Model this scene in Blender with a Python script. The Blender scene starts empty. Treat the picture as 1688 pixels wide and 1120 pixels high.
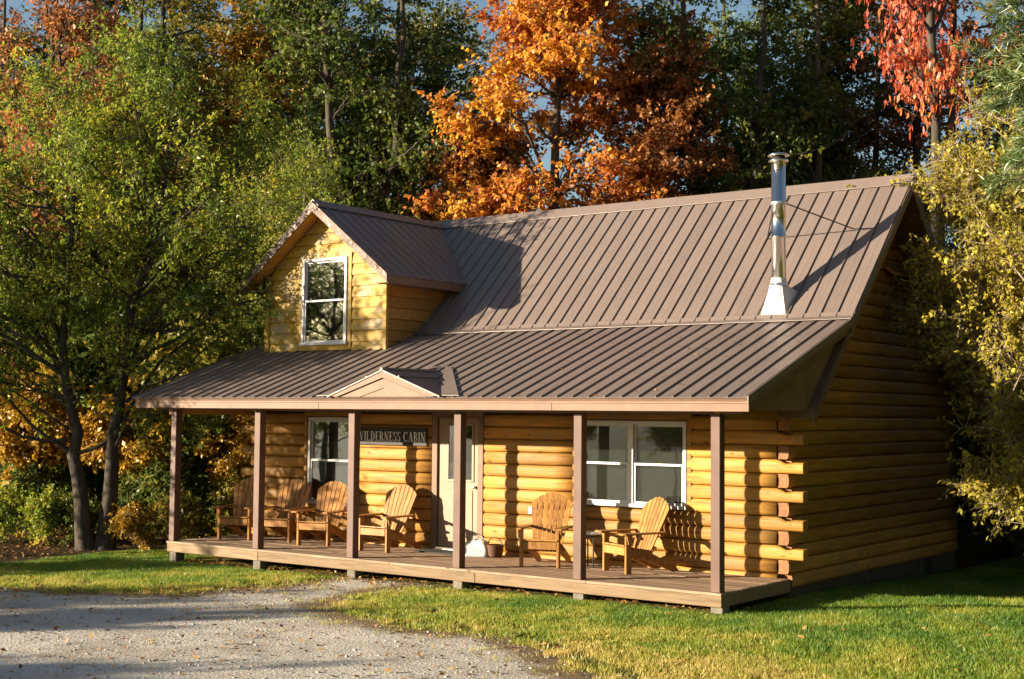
import bpy, bmesh, math, random
import numpy as np
from mathutils import Vector, Matrix, Quaternion

R = math.radians
sc = bpy.context.scene
COL = sc.collection

# ------------------------------------------------------------------ camera, sky, sun, exposure
cam_d = bpy.data.cameras.new('camera')
cam = bpy.data.objects.new('camera', cam_d); COL.objects.link(cam)
cam_d.sensor_fit = 'HORIZONTAL'; cam_d.sensor_width = 36.0
cam_d.lens = 36.0 * 2234.2 / 1688.0
cam_d.clip_start = 0.1; cam_d.clip_end = 2000
_fw = Vector((-0.59372586, 0.8027622, 0.05533938)); _r = Vector((0.804256, 0.59421613, 0.00891472)); _u = Vector((0.02572715, -0.04979993, 0.9984278))
m = Matrix((( _r.x, _u.x, -_fw.x), (_r.y, _u.y, -_fw.y), (_r.z, _u.z, -_fw.z))).to_4x4()
m.translation = Vector((8.5226, -15.9557, 2.3))
cam.matrix_world = m
sc.camera = cam

SUN_TRAVEL = Vector((0.65, 0.74, -0.186)).normalized()      # direction the light travels
SUN_EL = math.asin(-SUN_TRAVEL.z)
world = bpy.data.worlds.new('World'); sc.world = world; world.use_nodes = True
wn = world.node_tree; wn.nodes.clear()
sky = wn.nodes.new('ShaderNodeTexSky'); sky.sky_type = 'NISHITA'; sky.sun_disc = False
sky.sun_elevation = SUN_EL
sky.sun_rotation = math.atan2(-SUN_TRAVEL.x, -SUN_TRAVEL.y)
sky.air_density = 1.0; sky.dust_density = 0.7; sky.ozone_density = 1.5
bg = wn.nodes.new('ShaderNodeBackground'); bg.inputs['Strength'].default_value = 0.054
wo = wn.nodes.new('ShaderNodeOutputWorld')
wn.links.new(sky.outputs[0], bg.inputs[0]); wn.links.new(bg.outputs[0], wo.inputs[0])
sun_d = bpy.data.lights.new('sun', 'SUN'); sun_d.energy = 5.0; sun_d.angle = R(0.53); sun_d.color = (1.0, 0.84, 0.61)
sun = bpy.data.objects.new('sun', sun_d); COL.objects.link(sun)
sun.rotation_euler = SUN_TRAVEL.to_track_quat('-Z', 'Y').to_euler(); sun.location = (-30, -35, 12)

sc.view_settings.view_transform = 'Standard'; sc.view_settings.look = 'None'
sc.view_settings.gamma = 1.0; sc.view_settings.use_curve_mapping = False
sc.view_settings.exposure = 1.7
sc.cycles.max_bounces = 8; sc.cycles.diffuse_bounces = 3; sc.cycles.transparent_max_bounces = 12
sc.cycles.caustics_reflective = False; sc.cycles.caustics_refractive = False

rng = np.random.default_rng(7)
rnd = random.Random(11)

# ------------------------------------------------------------------ material helpers
def new_mat(name):
    mt = bpy.data.materials.new(name); mt.use_nodes = True
    nt = mt.node_tree; nt.nodes.clear()
    out = nt.nodes.new('ShaderNodeOutputMaterial')
    return mt, nt, out

def N(nt, t, **kw):
    n = nt.nodes.new(t)
    for k, v in kw.items(): setattr(n, k, v)
    return n

def ramp(nt, stops, fac=None, interp='LINEAR'):
    r = nt.nodes.new('ShaderNodeValToRGB'); cr = r.color_ramp; cr.interpolation = interp
    while len(cr.elements) < len(stops): cr.elements.new(0.5)
    for e, (p, c) in zip(cr.elements, stops):
        e.position = p; e.color = (c[0], c[1], c[2], 1)
    if fac is not None: nt.links.new(fac, r.inputs[0])
    return r

def coords(nt, scale=(1, 1, 1), kind='Object', rand=True):
    tc = N(nt, 'ShaderNodeTexCoord'); mp = N(nt, 'ShaderNodeMapping')
    mp.inputs['Scale'].default_value = scale
    nt.links.new(tc.outputs[kind], mp.inputs['Vector'])
    if rand:
        oi = N(nt, 'ShaderNodeObjectInfo'); mu = N(nt, 'ShaderNodeMath', operation='MULTIPLY'); mu.inputs[1].default_value = 57.3
        nt.links.new(oi.outputs['Random'], mu.inputs[0])
        nt.links.new(mu.outputs[0], mp.inputs['Location'])
    return mp.outputs[0]

def noise(nt, vec, scale, detail=4, rough=0.55, dist=0.0):
    n = N(nt, 'ShaderNodeTexNoise'); n.inputs['Scale'].default_value = scale; n.inputs['Detail'].default_value = detail
    n.inputs['Roughness'].default_value = rough; n.inputs['Distortion'].default_value = dist
    if vec is not None: nt.links.new(vec, n.inputs['Vector'])
    return n.outputs['Fac']

def mixc(nt, a, b, fac, blend='MIX'):
    mx = N(nt, 'ShaderNodeMix', data_type='RGBA', blend_type=blend)
    def put(sock, v):
        if isinstance(v, (tuple, list)): sock.default_value = (v[0], v[1], v[2], 1)
        else: nt.links.new(v, sock)
    if isinstance(fac, (int, float)): mx.inputs[0].default_value = fac
    else: nt.links.new(fac, mx.inputs[0])
    put(mx.inputs[6], a); put(mx.inputs[7], b)
    return mx.outputs[2]

def bump(nt, h, strength, dist=0.01):
    b = N(nt, 'ShaderNodeBump'); b.inputs['Strength'].default_value = strength; b.inputs['Distance'].default_value = dist
    nt.links.new(h, b.inputs['Height']); return b.outputs[0]

def principled(nt, out, col, rough=0.6, nrm=None, metal=0.0, spec=0.4):
    p = N(nt, 'ShaderNodeBsdfPrincipled')
    if isinstance(col, (tuple, list)): p.inputs['Base Color'].default_value = (col[0], col[1], col[2], 1)
    else: nt.links.new(col, p.inputs['Base Color'])
    if isinstance(rough, (int, float)): p.inputs['Roughness'].default_value = rough
    else: nt.links.new(rough, p.inputs['Roughness'])
    p.inputs['Metallic'].default_value = metal; p.inputs['Specular IOR Level'].default_value = spec
    if nrm is not None: nt.links.new(nrm, p.inputs['Normal'])
    nt.links.new(p.outputs[0], out.inputs[0]); return p

def vary(nt, col, amt=0.2):
    """per-object brightness variation"""
    oi = N(nt, 'ShaderNodeObjectInfo'); mr = N(nt, 'ShaderNodeMapRange')
    mr.inputs[3].default_value = 1 - amt; mr.inputs[4].default_value = 1 + amt
    nt.links.new(oi.outputs['Random'], mr.inputs[0])
    hs = N(nt, 'ShaderNodeHueSaturation'); nt.links.new(mr.outputs[0], hs.inputs['Value'])
    nt.links.new(col, hs.inputs['Color']); return hs.outputs[0]

def wood(name, dark, mid, light, stretch=(0.9, 9, 9), rough=0.5, amt=0.16, knots=True, bstr=0.25, grey=None):
    mt, nt, out = new_mat(name)
    v = coords(nt, stretch)
    n1 = noise(nt, v, 2.2, 6, 0.6, 0.6)
    c = ramp(nt, [(0.25, dark), (0.5, mid), (0.75, light)], n1).outputs[0]
    v2 = coords(nt, (1, 1, 1))
    if grey is not None:
        n3 = noise(nt, v2, 1.7, 5, 0.65)
        f = ramp(nt, [(0.5, (0, 0, 0)), (0.68, (0.75, 0.75, 0.75))], n3).outputs[0]
        c = mixc(nt, c, grey, f)
    if knots:
        kv = coords(nt, (2.2, 6, 6))
        vo = N(nt, 'ShaderNodeTexVoronoi'); vo.inputs['Scale'].default_value = 1.1; nt.links.new(kv, vo.inputs['Vector'])
        kf = ramp(nt, [(0.06, (0.8, 0.8, 0.8)), (0.14, (0, 0, 0))], vo.outputs['Distance']).outputs[0]
        c = mixc(nt, c, tuple(x * 0.45 for x in dark), kf)
    ck = noise(nt, coords(nt, (stretch[0] * 0.5, stretch[1] * 3.5, stretch[2] * 3.5)), 2.4, 3, 0.5)
    c = mixc(nt, c, tuple(x * 0.55 for x in dark), ramp(nt, [(0.63, (0, 0, 0)), (0.69, (0.6, 0.6, 0.6))], ck).outputs[0])
    c = vary(nt, c, amt)
    h = noise(nt, coords(nt, (stretch[0] * 2, stretch[1] * 3, stretch[2] * 3)), 3.0, 5, 0.6)
    principled(nt, out, c, rough, bump(nt, h, bstr, 0.006), spec=0.3)
    return mt

M = {}
M['log'] = wood('golden stained log', (0.21, 0.082, 0.016), (0.38, 0.188, 0.036), (0.47, 0.258, 0.062), (0.6, 9, 9), 0.6, 0.26, grey=(0.27, 0.165, 0.07))
M['log_end'] = wood('log end grain', (0.13, 0.05, 0.016), (0.22, 0.09, 0.03), (0.30, 0.135, 0.045), (6, 6, 6), 0.6, 0.12, knots=False)
M['siding'] = wood('yellow dormer siding', (0.28, 0.145, 0.014), (0.40, 0.245, 0.022), (0.45, 0.295, 0.04), (0.9, 8, 8), 0.55, 0.1, grey=(0.31, 0.28, 0.22))
M['chair'] = wood('oiled chair wood', (0.18, 0.075, 0.02), (0.33, 0.155, 0.042), (0.43, 0.225, 0.07), (8, 8, 1.0), 0.5, 0.24, knots=False)
M['deck'] = wood('weathered deck board', (0.15, 0.10, 0.068), (0.27, 0.185, 0.128), (0.36, 0.26, 0.18), (0.8, 10, 10), 0.75, 0.18)
M['rim'] = wood('deck rim board', (0.115, 0.076, 0.046), (0.20, 0.137, 0.08), (0.26, 0.185, 0.112), (0.7, 9, 9), 0.75, 0.14)
M['pier'] = wood('grey pier block', (0.10, 0.09, 0.075), (0.16, 0.145, 0.12), (0.22, 0.20, 0.165), (5, 5, 2), 0.9, 0.2, knots=False)

def paint(name, col, var=0.12, rough=0.5, peel=None, peel_amt=0.62, amt=0.05, scale=3.0):
    mt, nt, out = new_mat(name)
    v = coords(nt, (1, 1, 1))
    n1 = noise(nt, v, scale, 5, 0.6)
    c = ramp(nt, [(0.3, tuple(x * (1 - var) for x in col)), (0.7, tuple(min(1, x * (1 + var)) for x in col))], n1).outputs[0]
    if peel is not None:
        n2 = noise(nt, coords(nt, (1, 1, 0.35)), 22, 6, 0.7)
        f = ramp(nt, [(peel_amt, (0, 0, 0)), (peel_amt + 0.03, (1, 1, 1))], n2).outputs[0]
        c = mixc(nt, c, peel, f)
    if amt: c = vary(nt, c, amt)
    principled(nt, out, c, rough, bump(nt, noise(nt, v, 40, 3), 0.08, 0.004), spec=0.35)
    return mt
M['post'] = paint('brown post paint', (0.105, 0.056, 0.044), 0.2, 0.6, (0.36, 0.28, 0.24), 0.68)
M['trim'] = paint('tan fascia paint', (0.172, 0.099, 0.066), 0.16, 0.6)
M['rake'] = paint('peeling rake paint', (0.12, 0.076, 0.058), 0.15, 0.6, (0.42, 0.37, 0.33), 0.585)
M['dark_trim'] = paint('brown soffit paint', (0.17, 0.10, 0.065), 0.15, 0.6)
M['panel'] = paint('stained end panel', (0.20, 0.125, 0.07), 0.2, 0.6)
M['soffit_y'] = paint('stained soffit', (0.50, 0.25, 0.05), 0.15, 0.55)
M['white'] = paint('white vinyl', (0.54, 0.55, 0.57), 0.03, 0.4, amt=0)
M['door'] = paint('beige door', (0.245, 0.172, 0.112), 0.08, 0.5, amt=0)
M['found'] = paint('parged foundation', (0.06, 0.048, 0.036), 0.3, 0.9, scale=6)
M['black'] = paint('dark opening', (0.02, 0.018, 0.015), 0.1, 0.9, amt=0)
M['sign'] = paint('dark sign board', (0.016, 0.012, 0.011), 0.2, 0.6, amt=0)
M['letter'] = paint('pale lettering', (0.74, 0.74, 0.78), 0.06, 0.5, amt=0)
M['window_backing'] = paint('grey insect screen', (0.165, 0.155, 0.13), 0.08, 0.8, amt=0)
M['dark_room'] = paint('dark room', (0.018, 0.02, 0.02), 0.3, 0.9, amt=0)  # near-black colour standing in for the unlit rooms behind the glass
M['mat'] = paint('dark door mat', (0.05, 0.05, 0.048), 0.3, 0.95, amt=0, scale=30)
M['bag'] = paint('white canvas', (0.52, 0.52, 0.53), 0.12, 0.8, amt=0, scale=9)
M['iron'] = paint('dark iron', (0.03, 0.03, 0.03), 0.1, 0.4, amt=0)

def wicker():
    mt, nt, out = new_mat('wicker')
    v = coords(nt, (1, 1, 1), rand=False)
    w = N(nt, 'ShaderNodeTexWave'); w.inputs['Scale'].default_value = 18; w.inputs['Distortion'].default_value = 2; nt.links.new(v, w.inputs[0]); w.bands_direction = 'Z'
    c = ramp(nt, [(0.2, (0.05, 0.02, 0.008)), (0.8, (0.19, 0.085, 0.03))], w.outputs['Fac']).outputs[0]
    principled(nt, out, c, 0.6, bump(nt, w.outputs['Fac'], 0.6, 0.01)); return mt
M['wicker'] = wicker()

def metal_roof():
    mt, nt, out = new_mat('brown painted steel')
    v = coords(nt, (1, 1, 1), rand=True)
    n1 = noise(nt, v, 0.9, 5, 0.6)
    c = ramp(nt, [(0.3, (0.140, 0.108, 0.096)), (0.7, (0.168, 0.130, 0.115))], n1).outputs[0]
    # lichen dots and faint streaks
    n2 = noise(nt, coords(nt, (9, 0.7, 0.7)), 3.0, 4, 0.6)
    c = mixc(nt, c, (0.192, 0.150, 0.134), ramp(nt, [(0.5, (0, 0, 0)), (0.75, (0.5, 0.5, 0.5))], n2).outputs[0])
    c = vary(nt, c, 0.05)
    rg = ramp(nt, [(0.3, (0.38,) * 3), (0.7, (0.52,) * 3)], noise(nt, v, 5, 3)).outputs[0]
    principled(nt, out, c, rg, bump(nt, noise(nt, v, 2.2, 2), 0.12, 0.01), spec=0.45); return mt
M['roof'] = metal_roof()

def steel(name, col, rough):
    mt, nt, out = new_mat(name)
    v = coords(nt, (1, 1, 0.15), rand=False)
    rr = ramp(nt, [(0.3, (rough * 0.7,) * 3), (0.7, (rough * 1.4,) * 3)], noise(nt, v, 14, 3)).outputs[0]
    principled(nt, out, col, rr, bump(nt, noise(nt, v, 3, 2), 0.05, 0.01), metal=1.0); return mt
M['steel'] = steel('stainless flue', (0.74, 0.72, 0.66), 0.16)
M['alu'] = steel('galvanised flashing', (0.80, 0.80, 0.80), 0.42)
M['flash'] = paint('pale flashing metal', (0.62, 0.62, 0.61), 0.06, 0.35, amt=0)

def glass():
    mt, nt, out = new_mat('window glass')
    gl = N(nt, 'ShaderNodeBsdfGlossy'); gl.inputs['Roughness'].default_value = 0.02; gl.inputs['Color'].default_value = (0.95, 0.97, 1, 1)
    tr = N(nt, 'ShaderNodeBsdfTransparent'); tr.inputs['Color'].default_value = (0.80, 0.84, 0.82, 1)
    lw = N(nt, 'ShaderNodeFresnel'); lw.inputs['IOR'].default_value = 1.55
    nt.links.new(bump(nt, noise(nt, coords(nt, (1, 1, 1)), 1.3, 2), 0.05, 0.02), gl.inputs['Normal'])
    ad = N(nt, 'ShaderNodeMath', operation='MULTIPLY_ADD'); ad.inputs[1].default_value = 0.8; ad.inputs[2].default_value = 0.01
    nt.links.new(lw.outputs[0], ad.inputs[0])
    mx = N(nt, 'ShaderNodeMixShader'); nt.links.new(ad.outputs[0], mx.inputs[0]); nt.links.new(tr.outputs[0], mx.inputs[1]); nt.links.new(gl.outputs[0], mx.inputs[2])
    nt.links.new(mx.outputs[0], out.inputs[0]); return mt
M['glass'] = glass()

def leaf_mat(name, stops, trans=0.35, gloss=0.06, attr='tint'):
    mt, nt, out = new_mat(name)
    at = N(nt, 'ShaderNodeAttribute', attribute_name=attr)
    c = ramp(nt, stops, at.outputs['Fac']).outputs[0]
    df = N(nt, 'ShaderNodeBsdfDiffuse'); tl = N(nt, 'ShaderNodeBsdfTranslucent'); gl = N(nt, 'ShaderNodeBsdfGlossy'); gl.inputs['Roughness'].default_value = 0.45
    nt.links.new(c, df.inputs[0]); nt.links.new(c, tl.inputs[0])
    m1 = N(nt, 'ShaderNodeMixShader'); m1.inputs[0].default_value = trans
    nt.links.new(df.outputs[0], m1.inputs[1]); nt.links.new(tl.outputs[0], m1.inputs[2])
    m2 = N(nt, 'ShaderNodeMixShader'); m2.inputs[0].default_value = gloss
    nt.links.new(m1.outputs[0], m2.inputs[1]); nt.links.new(gl.outputs[0], m2.inputs[2])
    nt.links.new(m2.outputs[0], out.inputs[0]); return mt
M['lf_green'] = leaf_mat('green yellow leaves', [(0.0, (0.07, 0.135, 0.018)), (0.32, (0.155, 0.24, 0.028)), (0.6, (0.29, 0.335, 0.032)), (0.88, (0.50, 0.43, 0.04)), (1.0, (0.52, 0.26, 0.04))], 0.52, 0.02)
M['lf_dark'] = leaf_mat('dark green leaves', [(0.0, (0.04, 0.08, 0.018)), (0.5, (0.09, 0.145, 0.024)), (0.8, (0.20, 0.205, 0.028)), (1.0, (0.40, 0.25, 0.035))], 0.5, 0.02)
M['lf_orange'] = leaf_mat('orange maple leaves', [(0.0, (0.40, 0.10, 0.055)), (0.28, (0.55, 0.18, 0.06)), (0.55, (0.68, 0.30, 0.045)), (0.8, (0.78, 0.47, 0.05)), (1.0, (0.66, 0.52, 0.08))], 0.55, 0.02)
M['lf_rust'] = leaf_mat('rusty brown leaves', [(0.0, (0.22, 0.08, 0.035)), (0.5, (0.38, 0.15, 0.05)), (0.85, (0.50, 0.24, 0.06)), (1.0, (0.50, 0.33, 0.07))], 0.5, 0.03)
M['lf_red'] = leaf_mat('red maple leaves', [(0.0, (0.48, 0.07, 0.04)), (0.6, (0.64, 0.15, 0.07)), (1.0, (0.68, 0.30, 0.08))], 0.5, 0.03)
M['lf_gold'] = leaf_mat('golden leaves', [(0.0, (0.22, 0.12, 0.02)), (0.4, (0.42, 0.24, 0.02)), (0.8, (0.55, 0.34, 0.03)), (1.0, (0.50, 0.17, 0.03))])
M['lf_olive'] = leaf_mat('mixed olive leaves', [(0.0, (0.06, 0.085, 0.016)), (0.4, (0.15, 0.16, 0.022)), (0.7, (0.32, 0.26, 0.035)), (1.0, (0.50, 0.24, 0.035))], 0.5, 0.03)
M['lf_apple'] = leaf_mat('dry apple leaves', [(0.0, (0.15, 0.16, 0.02)), (0.45, (0.35, 0.31, 0.035)), (0.8, (0.52, 0.41, 0.05)), (1.0, (0.40, 0.22, 0.06))], 0.5, 0.02)
M['needle'] = leaf_mat('pine needles', [(0.0, (0.05, 0.11, 0.035)), (0.6, (0.12, 0.20, 0.05)), (1.0, (0.30, 0.28, 0.05))], 0.2, 0.1)
M['grass'] = leaf_mat('lawn grass', [(0.0, (0.075, 0.18, 0.02)), (0.4, (0.20, 0.30, 0.03)), (0.7, (0.42, 0.41, 0.055)), (1.0, (0.60, 0.47, 0.15))], 0.45, 0.03)
M['litter'] = leaf_mat('fallen leaves', [(0.0, (0.16, 0.07, 0.03)), (0.5, (0.32, 0.15, 0.05)), (1.0, (0.48, 0.30, 0.09))], 0.1, 0.03)

def bark(name, dark, light):
    mt, nt, out = new_mat(name)
    v = coords(nt, (1, 1, 0.22))
    n1 = noise(nt, v, 16, 6, 0.65, 0.4)
    c = ramp(nt, [(0.3, dark), (0.65, light)], n1).outputs[0]
    principled(nt, out, c, 0.9, bump(nt, n1, 0.7, 0.02), spec=0.15); return mt
M['bark'] = bark('grey brown bark', (0.07, 0.055, 0.042), (0.21, 0.17, 0.13))
M['bark_dark'] = bark('dark bark', (0.03, 0.025, 0.02), (0.09, 0.075, 0.06))
M['bark_pale'] = bark('pale twig bark', (0.14, 0.10, 0.075), (0.34, 0.26, 0.20))

def apple_mat():
    mt, nt, out = new_mat('yellow apple skin')
    c = ramp(nt, [(0.3, (0.40, 0.38, 0.05)), (0.75, (0.62, 0.50, 0.07))], noise(nt, coords(nt, (1, 1, 1)), 14, 3)).outputs[0]
    principled(nt, out, vary(nt, c, 0.2), 0.35); return mt
M['apple'] = apple_mat()

def ground_mat():
    mt, nt, out = new_mat('lawn soil and litter')
    v = coords(nt, (1, 1, 1), rand=False)
    n1 = noise(nt, v, 0.8, 6, 0.62); n2 = noise(nt, v, 9, 6, 0.7); n3 = noise(nt, v, 0.3, 3)
    soil = ramp(nt, [(0.3, (0.06, 0.07, 0.02)), (0.55, (0.13, 0.14, 0.03)), (0.75, (0.24, 0.20, 0.07))], n2).outputs[0]
    c = mixc(nt, soil, (0.30, 0.25, 0.10), ramp(nt, [(0.5, (0, 0, 0)), (0.7, (0.7, 0.7, 0.7))], n1).outputs[0])
    # forest floor away from the clearing (mesh attribute)
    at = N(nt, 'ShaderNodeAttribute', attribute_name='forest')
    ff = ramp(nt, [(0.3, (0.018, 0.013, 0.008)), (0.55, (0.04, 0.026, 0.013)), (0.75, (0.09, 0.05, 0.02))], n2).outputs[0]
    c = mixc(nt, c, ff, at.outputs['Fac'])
    principled(nt, out, c, 0.95, bump(nt, n2, 0.8, 0.03), spec=0.1); return mt
M['ground'] = ground_mat()

def gravel_mat():
    mt, nt, out = new_mat('crushed stone gravel')
    v = coords(nt, (1, 1, 1), rand=False)
    vo = N(nt, 'ShaderNodeTexVoronoi'); vo.inputs['Scale'].default_value = 26; nt.links.new(v, vo.inputs['Vector'])
    vs = N(nt, 'ShaderNodeTexVoronoi'); vs.inputs['Scale'].default_value = 70; nt.links.new(v, vs.inputs['Vector'])
    n1 = noise(nt, v, 0.8, 8, 0.7); n2 = noise(nt, v, 30, 6, 0.75); n3 = noise(nt, coords(nt, (0.5, 1.8, 1), rand=False), 1.1, 6, 0.65)
    st = [(0.0, (0.27, 0.25, 0.225)), (0.35, (0.46, 0.43, 0.39)), (0.7, (0.60, 0.565, 0.51)), (1.0, (0.80, 0.77, 0.72))]
    c = mixc(nt, ramp(nt, st, vo.outputs['Color']).outputs[0], ramp(nt, st, vs.outputs['Color']).outputs[0], 0.55)
    c = mixc(nt, c, (0.555, 0.515, 0.455), 0.55)
    c = mixc(nt, c, (0.29, 0.23, 0.17), ramp(nt, [(0.47, (0, 0, 0)), (0.68, (0.75, 0.75, 0.75))], n1).outputs[0])
    c = mixc(nt, c, (0.72, 0.675, 0.60), ramp(nt, [(0.5, (0, 0, 0)), (0.7, (0.55, 0.55, 0.55))], n3).outputs[0])
    at = N(nt, 'ShaderNodeAttribute', attribute_name='edge')
    ed = N(nt, 'ShaderNodeMath', operation='MULTIPLY_ADD'); ed.inputs[1].default_value = 0.8; nt.links.new(at.outputs['Fac'], ed.inputs[0]); nt.links.new(noise(nt, v, 2.2, 8, 0.75), ed.inputs[2])
    c = mixc(nt, c, ramp(nt, [(0.3, (0.13, 0.088, 0.045)), (0.7, (0.33, 0.235, 0.13))], n2).outputs[0], ramp(nt, [(0.68, (0, 0, 0)), (0.98, (0.95, 0.95, 0.95))], ed.outputs[0]).outputs[0])
    ad = N(nt, 'ShaderNodeMath', operation='MULTIPLY_ADD'); ad.inputs[1].default_value = 0.5; nt.links.new(vo.outputs['Distance'], ad.inputs[0]); nt.links.new(n2, ad.inputs[2])
    principled(nt, out, c, 0.95, bump(nt, ad.outputs[0], 0.9, 0.03), spec=0.1); return mt
M['gravel'] = gravel_mat()
M['stone'] = paint('gravel stone', (0.38, 0.36, 0.33), 0.35, 0.85, amt=0, scale=5)

# ------------------------------------------------------------------ object helpers
def link(o, parent=None):
    COL.objects.link(o)
    if parent is not None: o.parent = parent
    return o

def mesh_np(name, V, F, attr=None, smooth=False):
    V = np.asarray(V, np.float32).reshape(-1, 3); F = np.asarray(F, np.int32); k = F.shape[1]
    me = bpy.data.meshes.new(name)
    me.vertices.add(len(V)); me.vertices.foreach_set('co', V.ravel())
    me.loops.add(F.size); me.loops.foreach_set('vertex_index', F.ravel())
    me.polygons.add(len(F)); me.polygons.foreach_set('loop_start', np.arange(0, F.size, k, dtype=np.int32))
    if smooth: me.polygons.foreach_set('use_smooth', np.ones(len(F), bool))
    for an, av in (attr or {}).items():
        a = me.attributes.new(an, 'FLOAT', 'POINT'); a.data.foreach_set('value', np.asarray(av, np.float32))
    me.update(calc_edges=True)
    return me

def obj(name, me, mat=None, parent=None, loc=(0, 0, 0), rot=(0, 0, 0)):
    o = bpy.data.objects.new(name, me)
    if mat is not None and len(me.materials) == 0: me.materials.append(M[mat] if isinstance(mat, str) else mat)
    o.location = loc; o.rotation_euler = rot
    return link(o, parent)

def empty(name, loc=(0, 0, 0), rz=0, label=None, cat=None, group=None):
    o = bpy.data.objects.new(name, None); o.location = loc; o.rotation_euler = (0, 0, rz); o.empty_display_size = 0.2
    if label: o['label'] = label
    if cat: o['category'] = cat
    if group: o['group'] = group
    return link(o)

def tag(o, label, cat, group=None):
    o['label'] = label; o['category'] = cat
    if group: o['group'] = group
    return o

def py(name, V, F): 
    me = bpy.data.meshes.new(name); me.from_pydata([tuple(map(float, v)) for v in V], [], F); me.update(); return me

_boxes = {}
def box_me(sx, sy, sz, bev=0.006):
    key = (round(sx, 4), round(sy, 4), round(sz, 4), bev)
    if key in _boxes: return _boxes[key]
    bm = bmesh.new(); bmesh.ops.create_cube(bm, size=1.0)
    bmesh.ops.scale(bm, vec=(sx, sy, sz), verts=bm.verts)
    if bev: bmesh.ops.bevel(bm, geom=bm.edges[:], offset=min(bev, 0.3 * min(sx, sy, sz)), segments=1, affect='EDGES')
    me = bpy.data.meshes.new('box'); bm.to_mesh(me); bm.free(); _boxes[key] = me
    return me

def box(name, mat, parent, lo, hi, bev=0.006, rot=(0, 0, 0)):
    c = [(a + b) / 2 for a, b in zip(lo, hi)]; s = [abs(b - a) for a, b in zip(lo, hi)]
    me = box_me(*s, bev)
    mm = M[mat]
    if len(me.materials) == 0: me.materials.append(mm)
    elif me.materials[0] != mm:
        me = me.copy(); me.materials.clear(); me.materials.append(mm)
    o = bpy.data.objects.new(name, me); o.location = c; o.rotation_euler = rot
    return link(o, parent)

def prism(name, mat, parent, poly, axis, a, b):
    """extrude a 2D polygon along an axis ('x': poly is (y,z); 'y': poly is (x,z); 'z': poly is (x,y))"""
    n = len(poly); V = []
    for t in (a, b):
        for p in poly:
            V.append({'x': (t, p[0], p[1]), 'y': (p[0], t, p[1]), 'z': (p[0], p[1], t)}[axis])
    F = [tuple(range(n)), tuple(range(2 * n - 1, n - 1, -1))] + [(i, n + i, n + (i + 1) % n, (i + 1) % n)[::-1] for i in range(n)]
    me = py(name, V, F)
    bm = bmesh.new(); bm.from_mesh(me); bmesh.ops.recalc_face_normals(bm, faces=bm.faces[:]); bm.to_mesh(me); bm.free()
    return obj(name, me, mat, parent)

def lathe(name, mat, parent, prof, loc, k=24, smooth=True):
    V = []; F = []
    for i, (r, z) in enumerate(prof):
        for j in range(k):
            a = 2 * math.pi * j / k; V.append((r * math.cos(a), r * math.sin(a), z))
    for i in range(len(prof) - 1):
        for j in range(k):
            F.append((i * k + j, i * k + (j + 1) % k, (i + 1) * k + (j + 1) % k, (i + 1) * k + j))
    me = py(name, V, F)
    if smooth: me.polygons.foreach_set('use_smooth', [True] * len(F))
    return obj(name, me, mat, parent, loc)

def bar(name, mat, parent, p0, p1, r, k=8):
    p0 = Vector(p0); p1 = Vector(p1); d = p1 - p0
    o = lathe(name, mat, parent, [(0.0001, 0), (r, 0), (r, d.length), (0.0001, d.length)], p0, k, False)
    o.rotation_euler = d.to_track_quat('Z', 'Y').to_euler(); return o

def tubes(P, Rr, k):
    """P (B,n,3), Rr (B,n) -> verts, quad faces"""
    P = np.asarray(P, float); B, n, _ = P.shape
    T = np.gradient(P, axis=1); T /= np.linalg.norm(T, axis=2, keepdims=True) + 1e-9
    ref = np.where(np.abs(T[:, :, 2].mean(1))[:, None] > 0.8, np.array([1.0, 0.1, 0])[None], np.array([0, 0.05, 1.0])[None])[:, None, :]
    U = np.cross(T, np.broadcast_to(ref, T.shape)); U /= np.linalg.norm(U, axis=2, keepdims=True) + 1e-9
    W_ = np.cross(T, U)
    a = np.arange(k) * 2 * np.pi / k
    V = P[:, :, None, :] + Rr[:, :, None, None] * (np.cos(a)[None, None, :, None] * U[:, :, None, :] + np.sin(a)[None, None, :, None] * W_[:, :, None, :])
    b = np.arange(B)[:, None, None] * n * k; i = np.arange(n - 1)[None, :, None] * k; j = np.arange(k)[None, None, :]; j2 = (j + 1) % k
    F = np.stack([b + i + j, b + i + j2, b + i + k + j2, b + i + k + j], -1).reshape(-1, 4)
    return V.reshape(-1, 3), F

def join(parts):
    Vs, Fs, o = [], [], 0
    for V, F in parts:
        Vs.append(V); Fs.append(F + o); o += len(V)
    return np.concatenate(Vs), np.concatenate(Fs)

def snoise(x, y, scale, seed=0, octv=3):
    r_ = np.random.default_rng(seed); s = 0; amp = 1; tot = 0
    for o in range(octv):
        for _ in range(5):
            a = r_.uniform(0, 2 * np.pi); fq = (2 ** o) / scale * r_.uniform(0.7, 1.3) * 2 * np.pi; ph = r_.uniform(0, 6.28)
            s = s + amp * np.sin((x * np.cos(a) + y * np.sin(a)) * fq + ph) / 2.2; tot += amp * 0.2
        amp *= 0.5
    return s / max(tot, 1e-6) / 2.2

# ------------------------------------------------------------------ ground
def gz(x, y):
    x = np.asarray(x, float); y = np.asarray(y, float)
    z = -0.275 + 0.009 * np.clip(x, -14, 0) - 0.035 * np.clip(y - 2.5, 0, 8)
    z = z + 0.02 * snoise(x, y, 3.5, 3, 2) + 0.05 * np.clip((np.hypot(x + 4, y - 2) - 14) / 20, 0, 1) * snoise(x, y, 15, 4, 2)
    return z
def G(x, y): return float(gz(x, y))

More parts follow.
